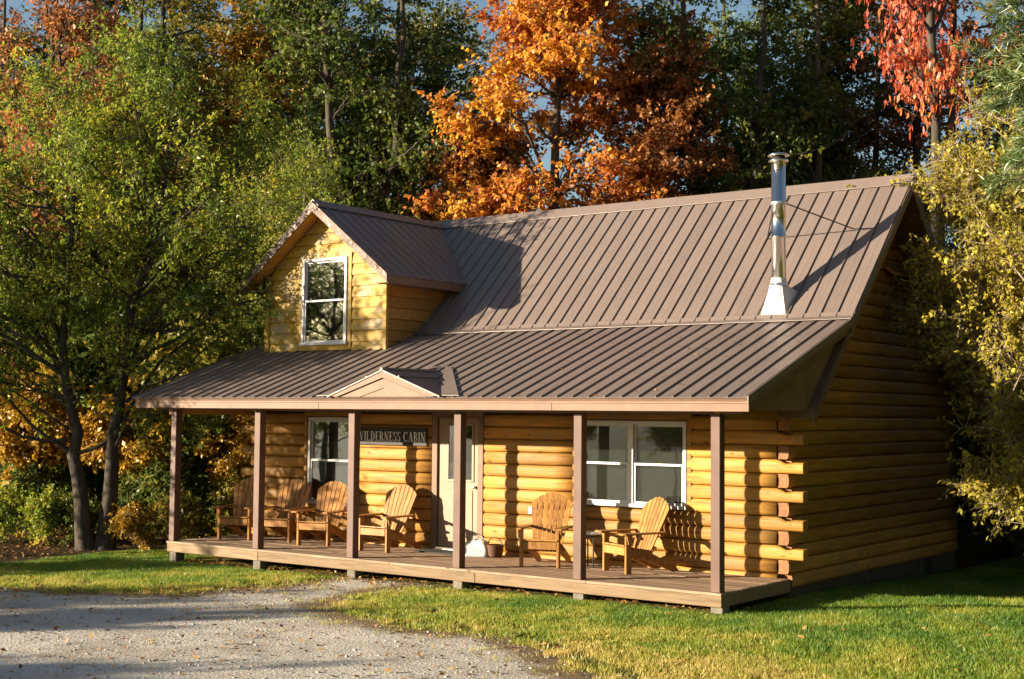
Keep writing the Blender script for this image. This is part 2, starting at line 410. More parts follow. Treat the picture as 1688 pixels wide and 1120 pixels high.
GP = np.array([(-6.65, 0.3), (-6.75, -1.5), (-7.1, -2.9), (-8.5, -3.6), (-10.5, -4.1), (-16, -6.0), (-40, -14), (-40, -40), (20, -40), (12, -14), (4, -8.2), (1.3, -4.6), (-0.9, -3.15), (-2.6, -3.3), (-4.5, -2.5), (-4.85, -1.4), (-4.95, 0.3)], float)
def sdf(x, y):
    """signed distance to the drive outline, positive inside"""
    d = np.full(x.shape, 1e9); ins = np.zeros(x.shape, bool)
    n = len(GP)
    for i in range(n):
        a = GP[i]; b = GP[(i + 1) % n]; e = b - a
        t = np.clip(((x - a[0]) * e[0] + (y - a[1]) * e[1]) / (e @ e), 0, 1)
        d = np.minimum(d, np.hypot(x - a[0] - t * e[0], y - a[1] - t * e[1]))
        c = ((a[1] > y) != (b[1] > y)) & (x < (b[0] - a[0]) * (y - a[1]) / (b[1] - a[1] + 1e-12) + a[0])
        ins ^= c
    return np.where(ins, d, -d)
def drive(x, y):
    return sdf(x, y) + 0.22 * snoise(x, y, 1.6, 21, 4) + 0.10 * snoise(x, y, 0.5, 22, 3)

def axis_pts(lo, hi, step, far):
    a = list(np.arange(lo, hi + 1e-6, step)); l = []; s = step; p = lo
    while p > -far: s *= 1.35; p -= s; l.append(p)
    r2 = []; s = step; p = hi
    while p < far: s *= 1.35; p += s; r2.append(p)
    return np.array(l[::-1] + a + r2)
def grid(xs, ys):
    X, Y = np.meshgrid(xs, ys); nx, ny = len(xs), len(ys)
    i = np.arange(ny - 1)[:, None] * nx + np.arange(nx - 1)[None, :]
    F = np.stack([i, i + 1, i + nx + 1, i + nx], -1).reshape(-1, 4)
    return X.ravel(), Y.ravel(), F
xs = axis_pts(-20, 8, 0.25, 600); ys = axis_pts(-12, 16, 0.25, 600)
X, Y, F = grid(xs, ys)
Z = gz(X, Y)
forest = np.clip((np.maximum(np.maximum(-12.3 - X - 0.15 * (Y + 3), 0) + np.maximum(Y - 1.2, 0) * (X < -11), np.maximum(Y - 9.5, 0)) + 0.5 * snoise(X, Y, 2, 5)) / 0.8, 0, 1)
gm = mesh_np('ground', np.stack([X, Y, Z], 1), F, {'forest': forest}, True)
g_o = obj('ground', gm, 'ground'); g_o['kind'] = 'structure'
# gravel drive: a sheet that dips under the lawn along its ragged edge
xs = np.concatenate([np.arange(-42, -14, 0.7), np.arange(-14, 4, 0.1), np.arange(4, 21, 0.7)]); ys = np.concatenate([np.arange(-42, -9, 0.7), np.arange(-9, 0.35, 0.1)])
X, Y, F = grid(xs, ys)
D = drive(X, Y)
Zg = gz(X, Y) + np.clip(D * 0.06, -0.05, 0.014) + (0.012 * snoise(X, Y, 1.1, 31, 3) + 0.006 * snoise(X, Y, 0.4, 33, 2)) * np.clip(D, 0, 1)
keep = (D[F].max(1) > -0.25)
F = F[keep]; used = np.unique(F); mp_ = -np.ones(len(X), int); mp_[used] = np.arange(len(used))
gm = mesh_np('gravel_drive', np.stack([X, Y, Zg], 1)[used], mp_[F], {'edge': np.clip(1 - D / 0.8, 0, 1)[used]}, True)
gv = obj('gravel_drive', gm, 'gravel'); gv['kind'] = 'structure'

# ------------------------------------------------------------------ the cabin
X0, X1 = -10.90, 0.10           # end walls
W = 2.05; YB = 9.23             # front wall face, rear wall
XL, XR = -11.50, 0.705          # roof ends
YE, ZE = -0.33, 2.541           # porch eave
YK, ZK = 3.0976, 3.7585         # knee between porch roof and main roof
YR, ZR = 5.64, 6.2225           # ridge
TM = (ZR - ZK) / (YR - YK); TP = (ZK - ZE) / (YK - YE)
def zmain(y): return ZK + TM * (y - YK)
cabin = empty('log_cabin', ((X0 + X1) / 2, 5.6, -0.25), 0, 'golden log cabin with brown metal roof, dormer and long front porch', 'cabin')
CI = Matrix.Translation(-Vector(cabin.location))
def P_(o):                      # a part of the cabin given in scene coordinates
    o.parent = cabin; o.matrix_parent_inverse = CI; return o

LH = 0.204; Z_LOG = 0.06        # log pitch, first seam
def log_profile(h):
    pts = []
    for i in range(9):
        a = -1 + 2 * i / 8
        pts.append((-0.036 - 0.022 * (1 - abs(a) ** 3.2) - 0.006 * (abs(a) < 0.9), a * h / 2))
    pts.append((0.10, h / 2)); pts.append((0.10, -h / 2))
    return pts
def make_log(name, parent, L, loc, rz, tip=0.0, tip0=0.0, cut0=None, cut1=None, mat='log', seed=0):
    """log along local x, rounded face towards local -y; cut0/cut1(z_local)-> x offset of the ends"""
    r_ = random.Random(seed); pr = log_profile(LH - 0.009)
    xs_ = [0.0]; n = max(2, int(L / 0.45))
    for i in range(1, n): xs_.append(L * i / n)
    xs_.append(L)
    ends = set()
    if tip: 
        xs_ = [x for x in xs_ if x < L - 0.48] + [L - 0.42, L - 0.36, L - 0.28, L - 0.20, L - 0.16, L - 0.02, L]
    if tip0:
        xs_ = [0, 0.02, 0.16, 0.20, 0.28, 0.36, 0.42] + [x for x in xs_ if x > 0.48]
    V = []; ph = r_.uniform(0, 6); 
    for x in xs_:
        w = 1 + 0.05 * math.sin(x * 2.1 + ph) + r_.uniform(-0.03, 0.03)
        sh = 0
        d = None
        if tip: d = L - x
        if tip0 and x < L / 2: d = x
        for (yy, zz) in pr:
            y2, z2 = yy, zz
            if yy < 0: y2 = -0.03 + (yy + 0.03) * w
            if d is not None and d < 0.40:
                s = 0.74 if d > 0.17 and d < 0.32 else (0.82 if d <= 0.17 else 0.93)
                z2 = -LH / 2 + (zz + LH / 2) * s if zz > 0 else zz * (0.97)
            xx = x
            if cut0 is not None and x == 0.0: xx = max(0.0, cut0(z2))
            if cut1 is not None and x == L: xx = min(L, cut1(z2))
            V.append((xx, y2, z2))
    k = len(pr); F = []
    for i in range(len(xs_) - 1):
        for j in range(k):
            F.append((i * k + j, (i + 1) * k + j, (i + 1) * k + (j + 1) % k, i * k + (j + 1) % k))
    F.append(tuple(range(k))); F.append(tuple(range((len(xs_) - 1) * k + k - 1, (len(xs_) - 1) * k - 1, -1)))
    me = py('log', V, F)
    sm = [(q % k) < 8 for q in range(len(F) - 2)] + [False, False]; me.polygons.foreach_set('use_smooth', sm)
    me.materials.append(M[mat]); me.materials.append(M['log_end'])
    me.polygons[-1].material_index = 1 if not tip else 0; me.polygons[-2].material_index = 1
    # keep the seam edges crisp
    o = bpy.data.objects.new(name, me); o.location = loc; o.rotation_euler = (0, 0, rz)
    link(o, parent); return o

NC = 12
# front wall
front = P_(box('front_wall', 'dark_trim', None, (X0 + 0.1, W + 0.075, -0.1), (X1 - 0.1, W + 0.2, 3.3), 0))
def sub(part, o):               # sub-part, given in scene coordinates
    o.parent = part; o.matrix_parent_inverse = Matrix.Translation(-Vector(part.location)) @ Matrix.Translation(Vector((0, 0, 0))); return o
OPEN = [(-9.44, -8.22, 0.62, 2.24), (-6.44, -5.31, -0.5, 2.36), (-3.46, -1.47, 0.88, 2.24)]
seed = 0
for c in range(NC):
    za, zb = Z_LOG - LH + c * LH, Z_LOG + c * LH
    if c == 0: za = -0.145
    zc = Z_LOG - LH / 2 + c * LH
    cuts = [(a, b) for a, b, z0, z1 in OPEN if zc > z0 and zc < z1]
    longtip = (c % 2 == 0) and c > 0
    segs = []; x = X0 - (0.30 if longtip else 0.0)
    for a, b in cuts: segs.append((x, a)); x = b
    segs.append((x, X1 + 0.30 if longtip else X1 - 0.115))
    for i, (a, b) in enumerate(segs):
        seed += 1
        last = i == len(segs) - 1; first = i == 0
        sub(front, make_log('log', None, b - a, (a, W, zc), 0, 1.0 if (last and longtip) else 0, 1.0 if (first and longtip) else 0, seed=seed))
# gable end walls
def gable_logs(part, xface, rz, side):
    global seed
    for c in range(0, 31):
        zc = Z_LOG - LH / 2 + c * LH
        if zc > 6.0: break
        y0 = W - (0.035 if c % 2 == 1 else -0.075); y1 = YB + (0.05)
        lim0 = (zc + LH / 2 + 0.16 - ZK) / TM + YK; lim1 = 2 * YR - lim0
        ca = cb = None
        if lim0 > y0:
            y0c = (zc - LH / 2 + 0.15 - ZK) / TM + YK
            ya, yb = y0c, 2 * YR - y0c
            ya = max(ya, W - 0.3); yb = min(yb, YB + 0.3)
            Ln = yb - ya
            ca = (lambda z: (z + LH / 2) / TM) ; cb = (lambda z, Ln=Ln: Ln - (z + LH / 2) / TM)
        else: ya, yb = y0, y1; Ln = yb - ya
        if Ln < 0.25: break
        seed += 1
        if side > 0: o = make_log('log', None, Ln, (xface, ya, zc), R(90), cut0=ca, cut1=cb, seed=seed)
        else: o = make_log('log', None, Ln, (xface, yb, zc), R(-90), cut0=ca, cut1=cb, seed=seed)
        sub(part, o)
core_poly = [(W + 0.15, -0.1), (YB - 0.1, -0.1), (YB - 0.1, 2.3), (YR, ZR - 0.28), (W + 0.15, 2.5)]
for nm, xa, xb, xf, s in (('gable_wall', X1 - 0.14, X1 - 0.05, X1, 1), ('gable_wall', X0 + 0.05, X0 + 0.14, X0, -1)):
    gw = P_(prism(nm, 'dark_trim', None, core_poly, 'x', xa, xb))
    gable_logs(gw, xf, 0, s)
rear = P_(box('rear_wall', 'dark_trim', None, (X0 + 0.1, YB - 0.2, -0.1), (X1 - 0.1, YB - 0.075, 2.9), 0))
for c in range(NC):
    seed += 1
    sub(rear, make_log('log', None, X1 - X0 - 0.2, (X1 - 0.1, YB, Z_LOG - LH / 2 + c * LH), R(180), seed=seed))
# foundation
fd = P_(prism('foundation', 'found', None, [(X0 - 0.03, W + 0.03), (X1 + 0.03, W + 0.03), (X1 + 0.03, YB + 0.02), (X0 - 0.03, YB + 0.02)], 'z', -0.9, -0.105))
sub(fd, box('foundation_vent', 'black', None, (X1 + 0.01, 7.62, -0.42), (X1 + 0.034, 8.0, -0.16), 0))

# -------- windows
def window(x0, x1, z0, z1, y, rail, units=1, lab=None, screen=True, casing=0.0, mat_c='white'):
    """double hung window facing -y; the frame is the part"""
    fw_ = 0.05
    fr_v = []
    bm = bmesh.new()
    def bx(lo, hi):
        c = [(a + b) / 2 for a, b in zip(lo, hi)]; s = [b - a for a, b in zip(lo, hi)]
        bmesh.ops.create_cube(bm, size=1, matrix=Matrix.Translation(c) @ Matrix.Diagonal((*s, 1)))
    bx((x0, y - 0.02, z0 + fw_), (x0 + fw_, y + 0.1, z1 - fw_)); bx((x1 - fw_, y - 0.02, z0 + fw_), (x1, y + 0.1, z1 - fw_))
    bx((x0, y - 0.02, z1 - fw_), (x1, y + 0.1, z1)); bx((x0 - 0.02, y - 0.05, z0), (x1 + 0.02, y + 0.1, z0 + fw_))
    uw = (x1 - x0) / units
    for i in range(1, units): bx((x0 + uw * i - 0.045, y - 0.018, z0 + fw_), (x0 + uw * i + 0.045, y + 0.1, z1 - fw_))
    me = bpy.data.meshes.new('window'); bm.to_mesh(me); bm.free()
    fr = P_(obj('window', me, 'white'))
    for i in range(units):
        a = x0 + uw * i + (fw_ if i == 0 else 0.045); b = x0 + uw * (i + 1) - (fw_ if i == units - 1 else 0.045)
        for (za, zb, yo) in ((rail, z1 - fw_, 0.03), (z0 + fw_, rail + 0.035, 0.0)):
            bm = bmesh.new(); sw = 0.035
            bx2 = lambda lo, hi: bmesh.ops.create_cube(bm, size=1, matrix=Matrix.Translation([(p + q) / 2 for p, q in zip(lo, hi)]) @ Matrix.Diagonal((*[q - p for p, q in zip(lo, hi)], 1)))
            bx2((a + 0.002, y + yo, za), (a + sw, y + yo + 0.03, zb)); bx2((b - sw, y + yo, za), (b - 0.002, y + yo + 0.03, zb))
            bx2((a + sw, y + yo, za), (b - sw, y + yo + 0.03, za + sw)); bx2((a + sw, y + yo, zb - sw), (b - sw, y + yo + 0.03, zb))
            me = bpy.data.meshes.new('sash'); bm.to_mesh(me); bm.free()
            sub(fr, obj('sash', me, 'white'))
            sub(fr, box('pane', 'glass', None, (a + sw, y + yo + 0.012, za + sw), (b - sw, y + yo + 0.016, zb - sw), 0))
        if screen:
            sub(fr, box('window_backing', screen, None, (a, y + 0.072, z0 + fw_), (b, y + 0.074, z1 - fw_), 0))  # grey screen on the porch; near-black sheet for the unlit room in the dormer
    return fr
window(-9.42, -8.24, 0.64, 2.22, W - 0.035, 1.42, 1, screen='window_backing')
window(-3.44, -1.49, 0.90, 2.22, W - 0.035, 1.54, 2, screen='window_backing')
# wood casing round the porch openings
for (a, b, z0, z1) in ((-9.44, -8.22, 0.62, 2.24), (-3.46, -1.47, 0.88, 2.24)):
    for nm, lo, hi in (('window_casing', (a - 0.075, W - 0.06, z0 - 0.0), (a - 0.001, W + 0.03, z1)), ('window_casing', (b + 0.001, W - 0.06, z0), (b + 0.075, W + 0.03, z1)), ('window_casing', (a - 0.075, W - 0.062, z1 + 0.001), (b + 0.075, W + 0.03, z1 + 0.09))):
        P_(box(nm, 'log', None, lo, hi))
# -------- door
dr = P_(box('door', 'door', None, (-6.31, W - 0.03, 0.055), (-5.44, W + 0.02, 2.235), 0.004))
sub(dr, box('door_pane', 'glass', None, (-6.08, W - 0.037, 1.2), (-5.58, W - 0.032, 2.1), 0))
sub(dr, box('door_pane_backing', 'dark_room', None, (-6.08, W - 0.0315, 1.2), (-5.58, W - 0.0302, 2.1), 0))
for lo, hi in (((-6.125, W - 0.045, 1.155), (-6.08, W - 0.03, 2.145)), ((-5.58, W - 0.045, 1.155), (-5.535, W - 0.03, 2.145)), ((-6.08, W - 0.045, 1.155), (-5.58, W - 0.03, 1.2)), ((-6.08, W - 0.045, 2.1), (-5.58, W - 0.03, 2.145))):
    sub(dr, box('lite_moulding', 'door', None, lo, hi, 0.003))
for xa in (-6.19, -5.83):
    sub(dr, box('door_panel', 'door', None, (xa, W - 0.042, 0.22), (xa + 0.27, W - 0.03, 1.02), 0.008))
sub(dr, lathe('door_handle', 'alu', None, [(0.001, -0.06), (0.028, -0.055), (0.03, -0.03), (0.012, -0.02), (0.012, 0)], (-5.51, W - 0.035, 1.08), 12)).rotation_euler = (R(-90), 0, 0)
for nm, mt, lo, hi in (('door_jamb', 'trim', (-6.43, W - 0.07, 0.0), (-6.312, W + 0.05, 2.24)), ('door_jamb', 'trim', (-5.438, W - 0.07, 0.0), (-5.32, W + 0.05, 2.24)), ('door_head', 'trim', (-6.43, W - 0.07, 2.241), (-5.32, W + 0.05, 2.35)), ('threshold', 'alu', (-6.311, W - 0.10, 0.004), (-5.439, W + 0.03, 0.05))):
    P_(box(nm, mt, None, lo, hi))
P_(box('outlet_cover', 'white', None, (-4.37, W - 0.093, 0.70), (-4.30, W - 0.076, 0.81), 0.004))

# -------- porch deck
XD0, XD1 = -10.87, 0.17
deck = P_(box('porch_deck', 'dark_trim', None, (XD0 + 0.04, 0.03, -0.16), (XD1 - 0.04, W + 0.02, -0.037), 0))
nb = 14; bw = (W + 0.0 + 0.05) / nb
for i in range(nb):
    ya = -0.05 + i * bw
    joints = sorted([XD0] + [XD0 + (XD1 - XD0) * t for t in ([0.33, 0.66] if i % 2 else [0.48, 0.81])] + [XD1])
    for a, b in zip(joints[:-1], joints[1:]):
        dz = rnd.uniform(-0.002, 0.002)
        sub(deck, box('deck_board', 'deck', None, (a + 0.0015, ya + 0.003, -0.036 + dz), (b - 0.0015, ya + bw - 0.003, 0.0 + dz), 0.004))
rimj = [XD0, -8.53, -3.9, -1.0 + 1.17]
for a, b in zip(rimj[:-1], rimj[1:]):
    sub(deck, box('rim_board', 'rim', None, (a + 0.004, -0.03, -0.185), (b - 0.004, 0.012, -0.0375), 0.005))
sub(deck, box('rim_board', 'rim', None, (XD1 - 0.04, 0.014, -0.185), (XD1, W - 0.0, -0.0375), 0.005))
sub(deck, box('rim_board', 'rim', None, (XD0, 0.014, -0.185), (XD0 + 0.04, W, -0.0375), 0.005))
PX = [-10.77, -8.61, -6.44, -4.27, -2.10, 0.07]
for i, px in enumerate(PX):
    g0 = G(px, 0.1)
    sub(deck, box('pier', 'pier', None, (px - 0.09, 0.02, g0 - 0.3), (px + 0.09, 0.22, -0.165), 0.01))
    P_(box('porch_post', 'post', None, (px - 0.07, -0.02, 0.001), (px + 0.07, 0.12, 2.33), 0.008))
# porch header, fascia, ceiling
P_(box('porch_beam', 'dark_trim', None, (XL + 0.25, -0.01, 2.331), (XR - 0.25, 0.11, 2.50), 0.004))
P_(box('porch_ceiling', 'dark_trim', None, (X0 + 0.02, 0.115, 2.46), (X1 - 0.02, W - 0.07, 2.48), 0))
fj = [XL + 0.02, -6.9, -2.35, XR - 0.004]
for a, b in zip(fj[:-1], fj[1:]):
    P_(box('fascia_board', 'trim', None, (a + 0.0015, YE + 0.025, ZE - 0.178), (b - 0.0015, YE + 0.062, ZE - 0.045), 0.004))
P_(box('fascia_trim', 'trim', None, (XL + 0.012, YE + 0.012, ZE - 0.075), (XR - 0.0, YE + 0.0245, ZE - 0.022), 0.003))
P_(box('porch_soffit', 'dark_trim', None, (XL + 0.03, YE + 0.065, ZE - 0.160), (XR - 0.03, -0.012, ZE - 0.150), 0))

# -------- metal roofs
def panel_mesh(width, length, thick=0.012):
    """panel lying in local xy: x across 0..width, y along slope 0..length, with a standing rib on its right side"""
    rb = 0.024
    prof = [(0, 0), (0.0, thick), (width * 0.5 - 0.012, thick), (width * 0.5, thick + 0.0025), (width * 0.5 + 0.012, thick),
            (width - 0.028, thick), (width - 0.022, thick + rb), (width - 0.009, thick + rb), (width - 0.002, thick), (width - 0.002, 0)]
    k = len(prof); V = [(x, y, z) for y in (0, length) for x, z in prof]
    F = [(j, j + 1, k + j + 1, k + j)[::-1] for j in range(k - 1)] + [(k - 1, 0, k, 2 * k - 1)[::-1], tuple(range(k)), tuple(range(2 * k - 1, k - 1, -1))]
    me = py('roof_panel', V, F); me.materials.append(M['roof'])
    bm = bmesh.new(); bm.from_mesh(me); bmesh.ops.recalc_face_normals(bm, faces=bm.faces[:]); bm.to_mesh(me); bm.free()
    return me
NP = 46; PW = (XR - XL) / NP
def roof_plane(name, y0, z0, y1, z1, lift, me_len_extra=0.0):
    """front-facing slope from low edge (y0,z0) to high edge (y1,z1): decking slab + panels"""
    dy, dz = y1 - y0, z1 - z0; L = math.hypot(dy, dz); a = math.atan2(dz, dy)
    ny, nz = -dz / L, dy / L
    th = 0.05
    sl = P_(prism(name, 'dark_trim', None, [(y0 + 0.02 * dy / L, z0 - 0.001 + 0.02 * dz / L), (y1, z1 - 0.001), (y1 - ny * th, z1 - 0.001 - nz * th), (y0 + 0.03 - ny * th, z0 - nz * th)], 'x', XL + 0.02, XR - 0.02))
    me = panel_mesh(PW, L)
    for i in range(NP):
        o = bpy.data.objects.new('roof_panel', me); o.location = (XL + i * PW, y0 + ny * 0.002, z0 + nz * (0.002)); o.rotation_euler = (a, 0, 0)
        COL.objects.link(o); sub(sl, o)
    return sl
porch_roof = roof_plane('porch_roof', YE - 0.03, ZE - 0.03 * TP, YK, ZK, 0)
main_roof = roof_plane('main_roof', YK - 0.02, ZK - 0.02 * TM + 0.02, YR, ZR + 0.0, 0)
# rear slope (rotated half a turn about the ridge)
rl = math.hypot(4.1, 4.1 * TM)
rs = P_(prism('rear_roof', 'dark_trim', None, [(YR, ZR), (YR + 4.1, ZR - 4.1 * TM), (YR + 4.1, ZR - 4.1 * TM - 0.07), (YR, ZR - 0.07)], 'x', XL + 0.02, XR - 0.02))
me = panel_mesh(PW, rl)
for i in range(NP):
    o = bpy.data.objects.new('roof_panel', me); o.location = (XR - i * PW, YR + 4.1 + 0.002, ZR - 4.1 * TM + 0.003); o.rotation_euler = (math.atan(TM), 0, R(180)); COL.objects.link(o); sub(rs, o)
# lower tail of the main roof over the gable end, both ends, with soffit
for xa, xb, s in ((X1 + 0.06, XR - 0.03, 1), (XL + 0.03, X0 - 0.06, -1)):
    ye = W - 0.30
    P_(prism('roof_tail', 'dark_trim', None, [(YK, ZK - 0.03), (ye, zmain(ye) - 0.03), (ye, zmain(ye) - 0.16), (YK, ZK - 0.16)], 'x', xa, xb))
    # rake boards along the gable
    xf0, xf1 = (XR - 0.028, XR - 0.002) if s > 0 else (XL + 0.002, XL + 0.028)
    P_(prism('rake_board', 'dark_trim', None, [(ye - 0.05, zmain(ye - 0.05) - 0.02), (YR, ZR - 0.02), (YR, ZR - 0.20), (ye - 0.05, zmain(ye - 0.05) - 0.20)], 'x', xf0, xf1))
    P_(prism('rake_board', 'dark_trim', None, [(YR, ZR - 0.02), (YR + 4.1, ZR - 4.1 * TM - 0.02), (YR + 4.1, ZR - 4.1 * TM - 0.24), (YR, ZR - 0.24)], 'x', xf0, xf1))
    P_(prism('porch_rake_board', 'dark_trim', None, [(YE + 0.063, ZE - 0.015 + 0.063 * TP), (YK - 0.1, ZK - 0.1 * TP - 0.015), (YK - 0.1, ZK - 0.1 * TP - 0.16), (YE + 0.063, ZE + 0.063 * TP - 0.175)], 'x', xf0, xf1))
    # closed triangle above the porch end
    xt = (X1 - 0.02, X1 + 0.0) if s > 0 else (X0, X0 + 0.02)
    xp = (XR - 0.13, XR - 0.11) if s > 0 else (XL + 0.11, XL + 0.13)
    P_(prism('porch_end_panel', 'panel', None, [(-0.1, 2.395), (1.69, 2.395), (2.95, 3.615), (-0.1, 2.55)], 'x', *xp))
    P_(box('end_soffit', 'panel', None, (min(xp[0], xt[0] + 0.04), 0.13, 2.391), (max(xp[1], xt[1] - 0.04) - 0.021 * (s > 0), 1.70, 2.394), 0))
    P_(box('end_beam', 'log', None, (xt[0] - 0.02, -0.012, 2.25), (xt[1] + 0.03, W - 0.1, 2.388), 0.006))
# flashings and caps
def strip(name, mat, pts_yz, x0, x1): return P_(prism(name, mat, None, pts_yz, 'x', x0, x1))
strip('knee_flashing', 'roof', [(YK - 0.13, ZK - 0.13 * TP + 0.047), (YK + 0.0, ZK + 0.052), (YK + 0.05, ZK + 0.05 * TM + 0.066), (YK + 0.05, ZK + 0.05 * TM + 0.054), (YK + 0.003, ZK + 0.042), (YK - 0.13, ZK - 0.13 * TP + 0.038)], XL - 0.006, XR + 0.006)
strip('ridge_cap', 'roof', [(YR - 0.17, ZR - 0.17 * TM + 0.060), (YR, ZR + 0.083), (YR + 0.17, ZR - 0.17 * TM + 0.060), (YR + 0.17, ZR - 0.17 * TM + 0.054), (YR, ZR + 0.075), (YR - 0.17, ZR - 0.17 * TM + 0.054)], XL - 0.01, XR + 0.01)
for x in (XR, XL - 0.014):
    P_(prism('rake_trim', 'roof', None, [(YK + 0.01, ZK - 0.06), (YR, ZR - 0.05), (YR, ZR + 0.035), (YK + 0.01, ZK + 0.04)], 'x', x, x + 0.014))
    P_(prism('rake_trim', 'roof', None, [(YE - 0.03, ZE - 0.07), (YK, ZK - 0.07), (YK, ZK + 0.035), (YE - 0.03, ZE + 0.025)], 'x', x, x + 0.014))

# -------- dormers (the rear one mirrors the front one)
DX0, DX1, DC = -10.76, -7.73, -9.245
DY, DYO = 2.20, 1.84
DZR, DHW, DT = 6.17, 1.87, 0.765
def dormer(rear=False):
    mk = []
    if rear:
        piv = Vector((-5.40, YR, 0)); T = Matrix.Translation(piv) @ Matrix.Rotation(math.pi, 4, 'Z') @ Matrix.Translation(-piv)
    else: T = Matrix.Identity(4)
    def pp(o): o.parent = cabin; o.matrix_parent_inverse = CI @ T; return o
    zw = lambda x: DZR - DT * abs(x - DC) - 0.10          # underside of the roof at x
    wall = pp(prism('dormer_wall', 'dark_trim', None, [(DX0 + 0.04, 3.2), (DX1 - 0.04, 3.2), (DX1 - 0.04, zw(DX1)), (DC, zw(DC)), (DX0 + 0.04, zw(DX0))], 'y', DY + 0.06, 5.0))
    def ss(o): o.parent = wall; o.matrix_parent_inverse = Matrix.Identity(4); return o
    bh = 0.205; z = 3.40; WX0, WX1, WZ0, WZ1 = -9.80, -8.66, 3.56, 5.18
    i = 0
    while z < zw(DC) - 0.05:
        za, zb = z, z + bh - 0.006
        segs = [(DX0 + 0.07, DX1 - 0.07)]
        if zb > WZ0 - 0.07 and za < WZ1 + 0.09: segs = [(DX0 + 0.07, WX0 - 0.102), (WX1 + 0.102, DX1 - 0.07)]
        if za < WZ1 + 0.10 < zb: segs.append((WX0 - 0.101, WX1 + 0.101))
        for (a, b) in segs:
            za = z if a != WX0 - 0.101 else WZ1 + 0.102
            def lim(x0_, z_):   # clip under the roof
                half = (DZR - 0.10 - z_) / DT
                return max(DC - half, min(DC + half, x0_))
            pl = [(a, za), (b, za)]
            al, bl = lim(a, za), lim(b, za); at_, bt = lim(a, zb), lim(b, zb)
            if bl - al < 0.03: continue
            if bt < al or at_ > bl: bt = at_ = max(min((al + bl) / 2, bl), al)
            V = []; nn = 8
            for q in range(nn + 1):
                t = q / nn; xb_, xt_ = al + (bl - al) * t, at_ + (bt - at_) * t
                wv = 0.004 * math.sin(q * 1.9 + i * 2.3)
                V += [(xb_, DY - 0.012 + 0.0, za + wv), (xb_, DY + 0.03, za), (xt_, DY + 0.03, zb), (xt_, DY + 0.012, zb), (xb_ * 0.5 + xt_ * 0.5, DY - 0.008 + wv, (za + zb) / 2)]
            F = []
            for q in range(nn):
                o_ = q * 5; n_ = o_ + 5
                for s1, s2 in ((0, 1), (1, 2), (2, 3), (3, 4), (4, 0)): F.append((o_ + s1, n_ + s1, n_ + s2, o_ + s2))
            F += [(0, 1, 2, 3, 4), (nn * 5 + 4, nn * 5 + 3, nn * 5 + 2, nn * 5 + 1, nn * 5)]
            me = py('siding_board', V, F)
            bm = bmesh.new(); bm.from_mesh(me); bmesh.ops.recalc_face_normals(bm, faces=bm.faces[:]); bm.to_mesh(me); bm.free()
            ss(obj('siding_board', me, 'siding'))
            i += 1
        # side boards
        if zb < zw(DX1) + 0.05:
            for xs_, sg in ((DX1, 1), (DX0, -1)):
                yend = (za - ZK) / TM + YK + 0.35
                me = py('siding_board', [(xs_ + sg * 0.012, DY + 0.05, za), (xs_ + sg * 0.012, yend, za), (xs_ - sg * 0.012, yend, zb), (xs_ - sg * 0.012, DY + 0.05, zb), (xs_ - sg * 0.03, DY + 0.05, za), (xs_ - sg * 0.03, yend, za), (xs_ - sg * 0.03, yend, zb), (xs_ - sg * 0.03, DY + 0.05, zb)],
                        [(0, 1, 2, 3), (7, 6, 5, 4), (0, 4, 5, 1), (1, 5, 6, 2), (2, 6, 7, 3), (3, 7, 4, 0)])
                bm = bmesh.new(); bm.from_mesh(me); bmesh.ops.recalc_face_normals(bm, faces=bm.faces[:]); bm.to_mesh(me); bm.free()
                ss(obj('siding_board', me, 'log'))
        z += bh
    for xc in (DX0, DX1): ss(box('corner_board', 'siding', None, (xc - 0.065, DY - 0.022, 3.35), (xc + 0.065 if xc < -9 else xc + 0.03, DY + 0.045, zw(xc) - 0.0), 0.004))
    for nm, lo, hi in (('window_casing', (WX0 - 0.10, DY - 0.024, WZ0 - 0.10), (WX0 - 0.001, DY + 0.03, WZ1)), ('window_casing', (WX1 + 0.001, DY - 0.024, WZ0 - 0.10), (WX1 + 0.10, DY + 0.03, WZ1)), ('window_casing', (WX0 - 0.10, DY - 0.026, WZ1 + 0.001), (WX1 + 0.10, DY + 0.03, WZ1 + 0.10)), ('window_casing', (WX0 - 0.0, DY - 0.026, WZ0 - 0.10), (WX1, DY + 0.03, WZ0 - 0.001))):
        ss(box(nm, 'siding', None, lo, hi, 0.004))
    w = window(WX0, WX1, WZ0, WZ1, DY - 0.03, 4.37, 1, screen='dark_room')
    w.matrix_parent_inverse = CI @ T
    # roof
    a = math.atan(DT); L = DHW / math.cos(a); yb_ = 5.55; npn = 14; pw = (yb_ - DYO) / npn
    rf = pp(prism('dormer_roof', 'soffit_y', None, [(DC, DZR - 0.004), (DC + DHW - 0.02, DZR - DT * (DHW - 0.02) - 0.004), (DC + DHW - 0.02, DZR - DT * DHW - 0.055), (DC, DZR - 0.06), (DC - DHW + 0.02, DZR - DT * DHW - 0.055), (DC - DHW + 0.02, DZR - DT * (DHW - 0.02) - 0.004)], 'y', DYO + 0.012, yb_))
    me = panel_mesh(pw, L)
    def sr(o): o.parent = rf; o.matrix_parent_inverse = Matrix.Identity(4); return o
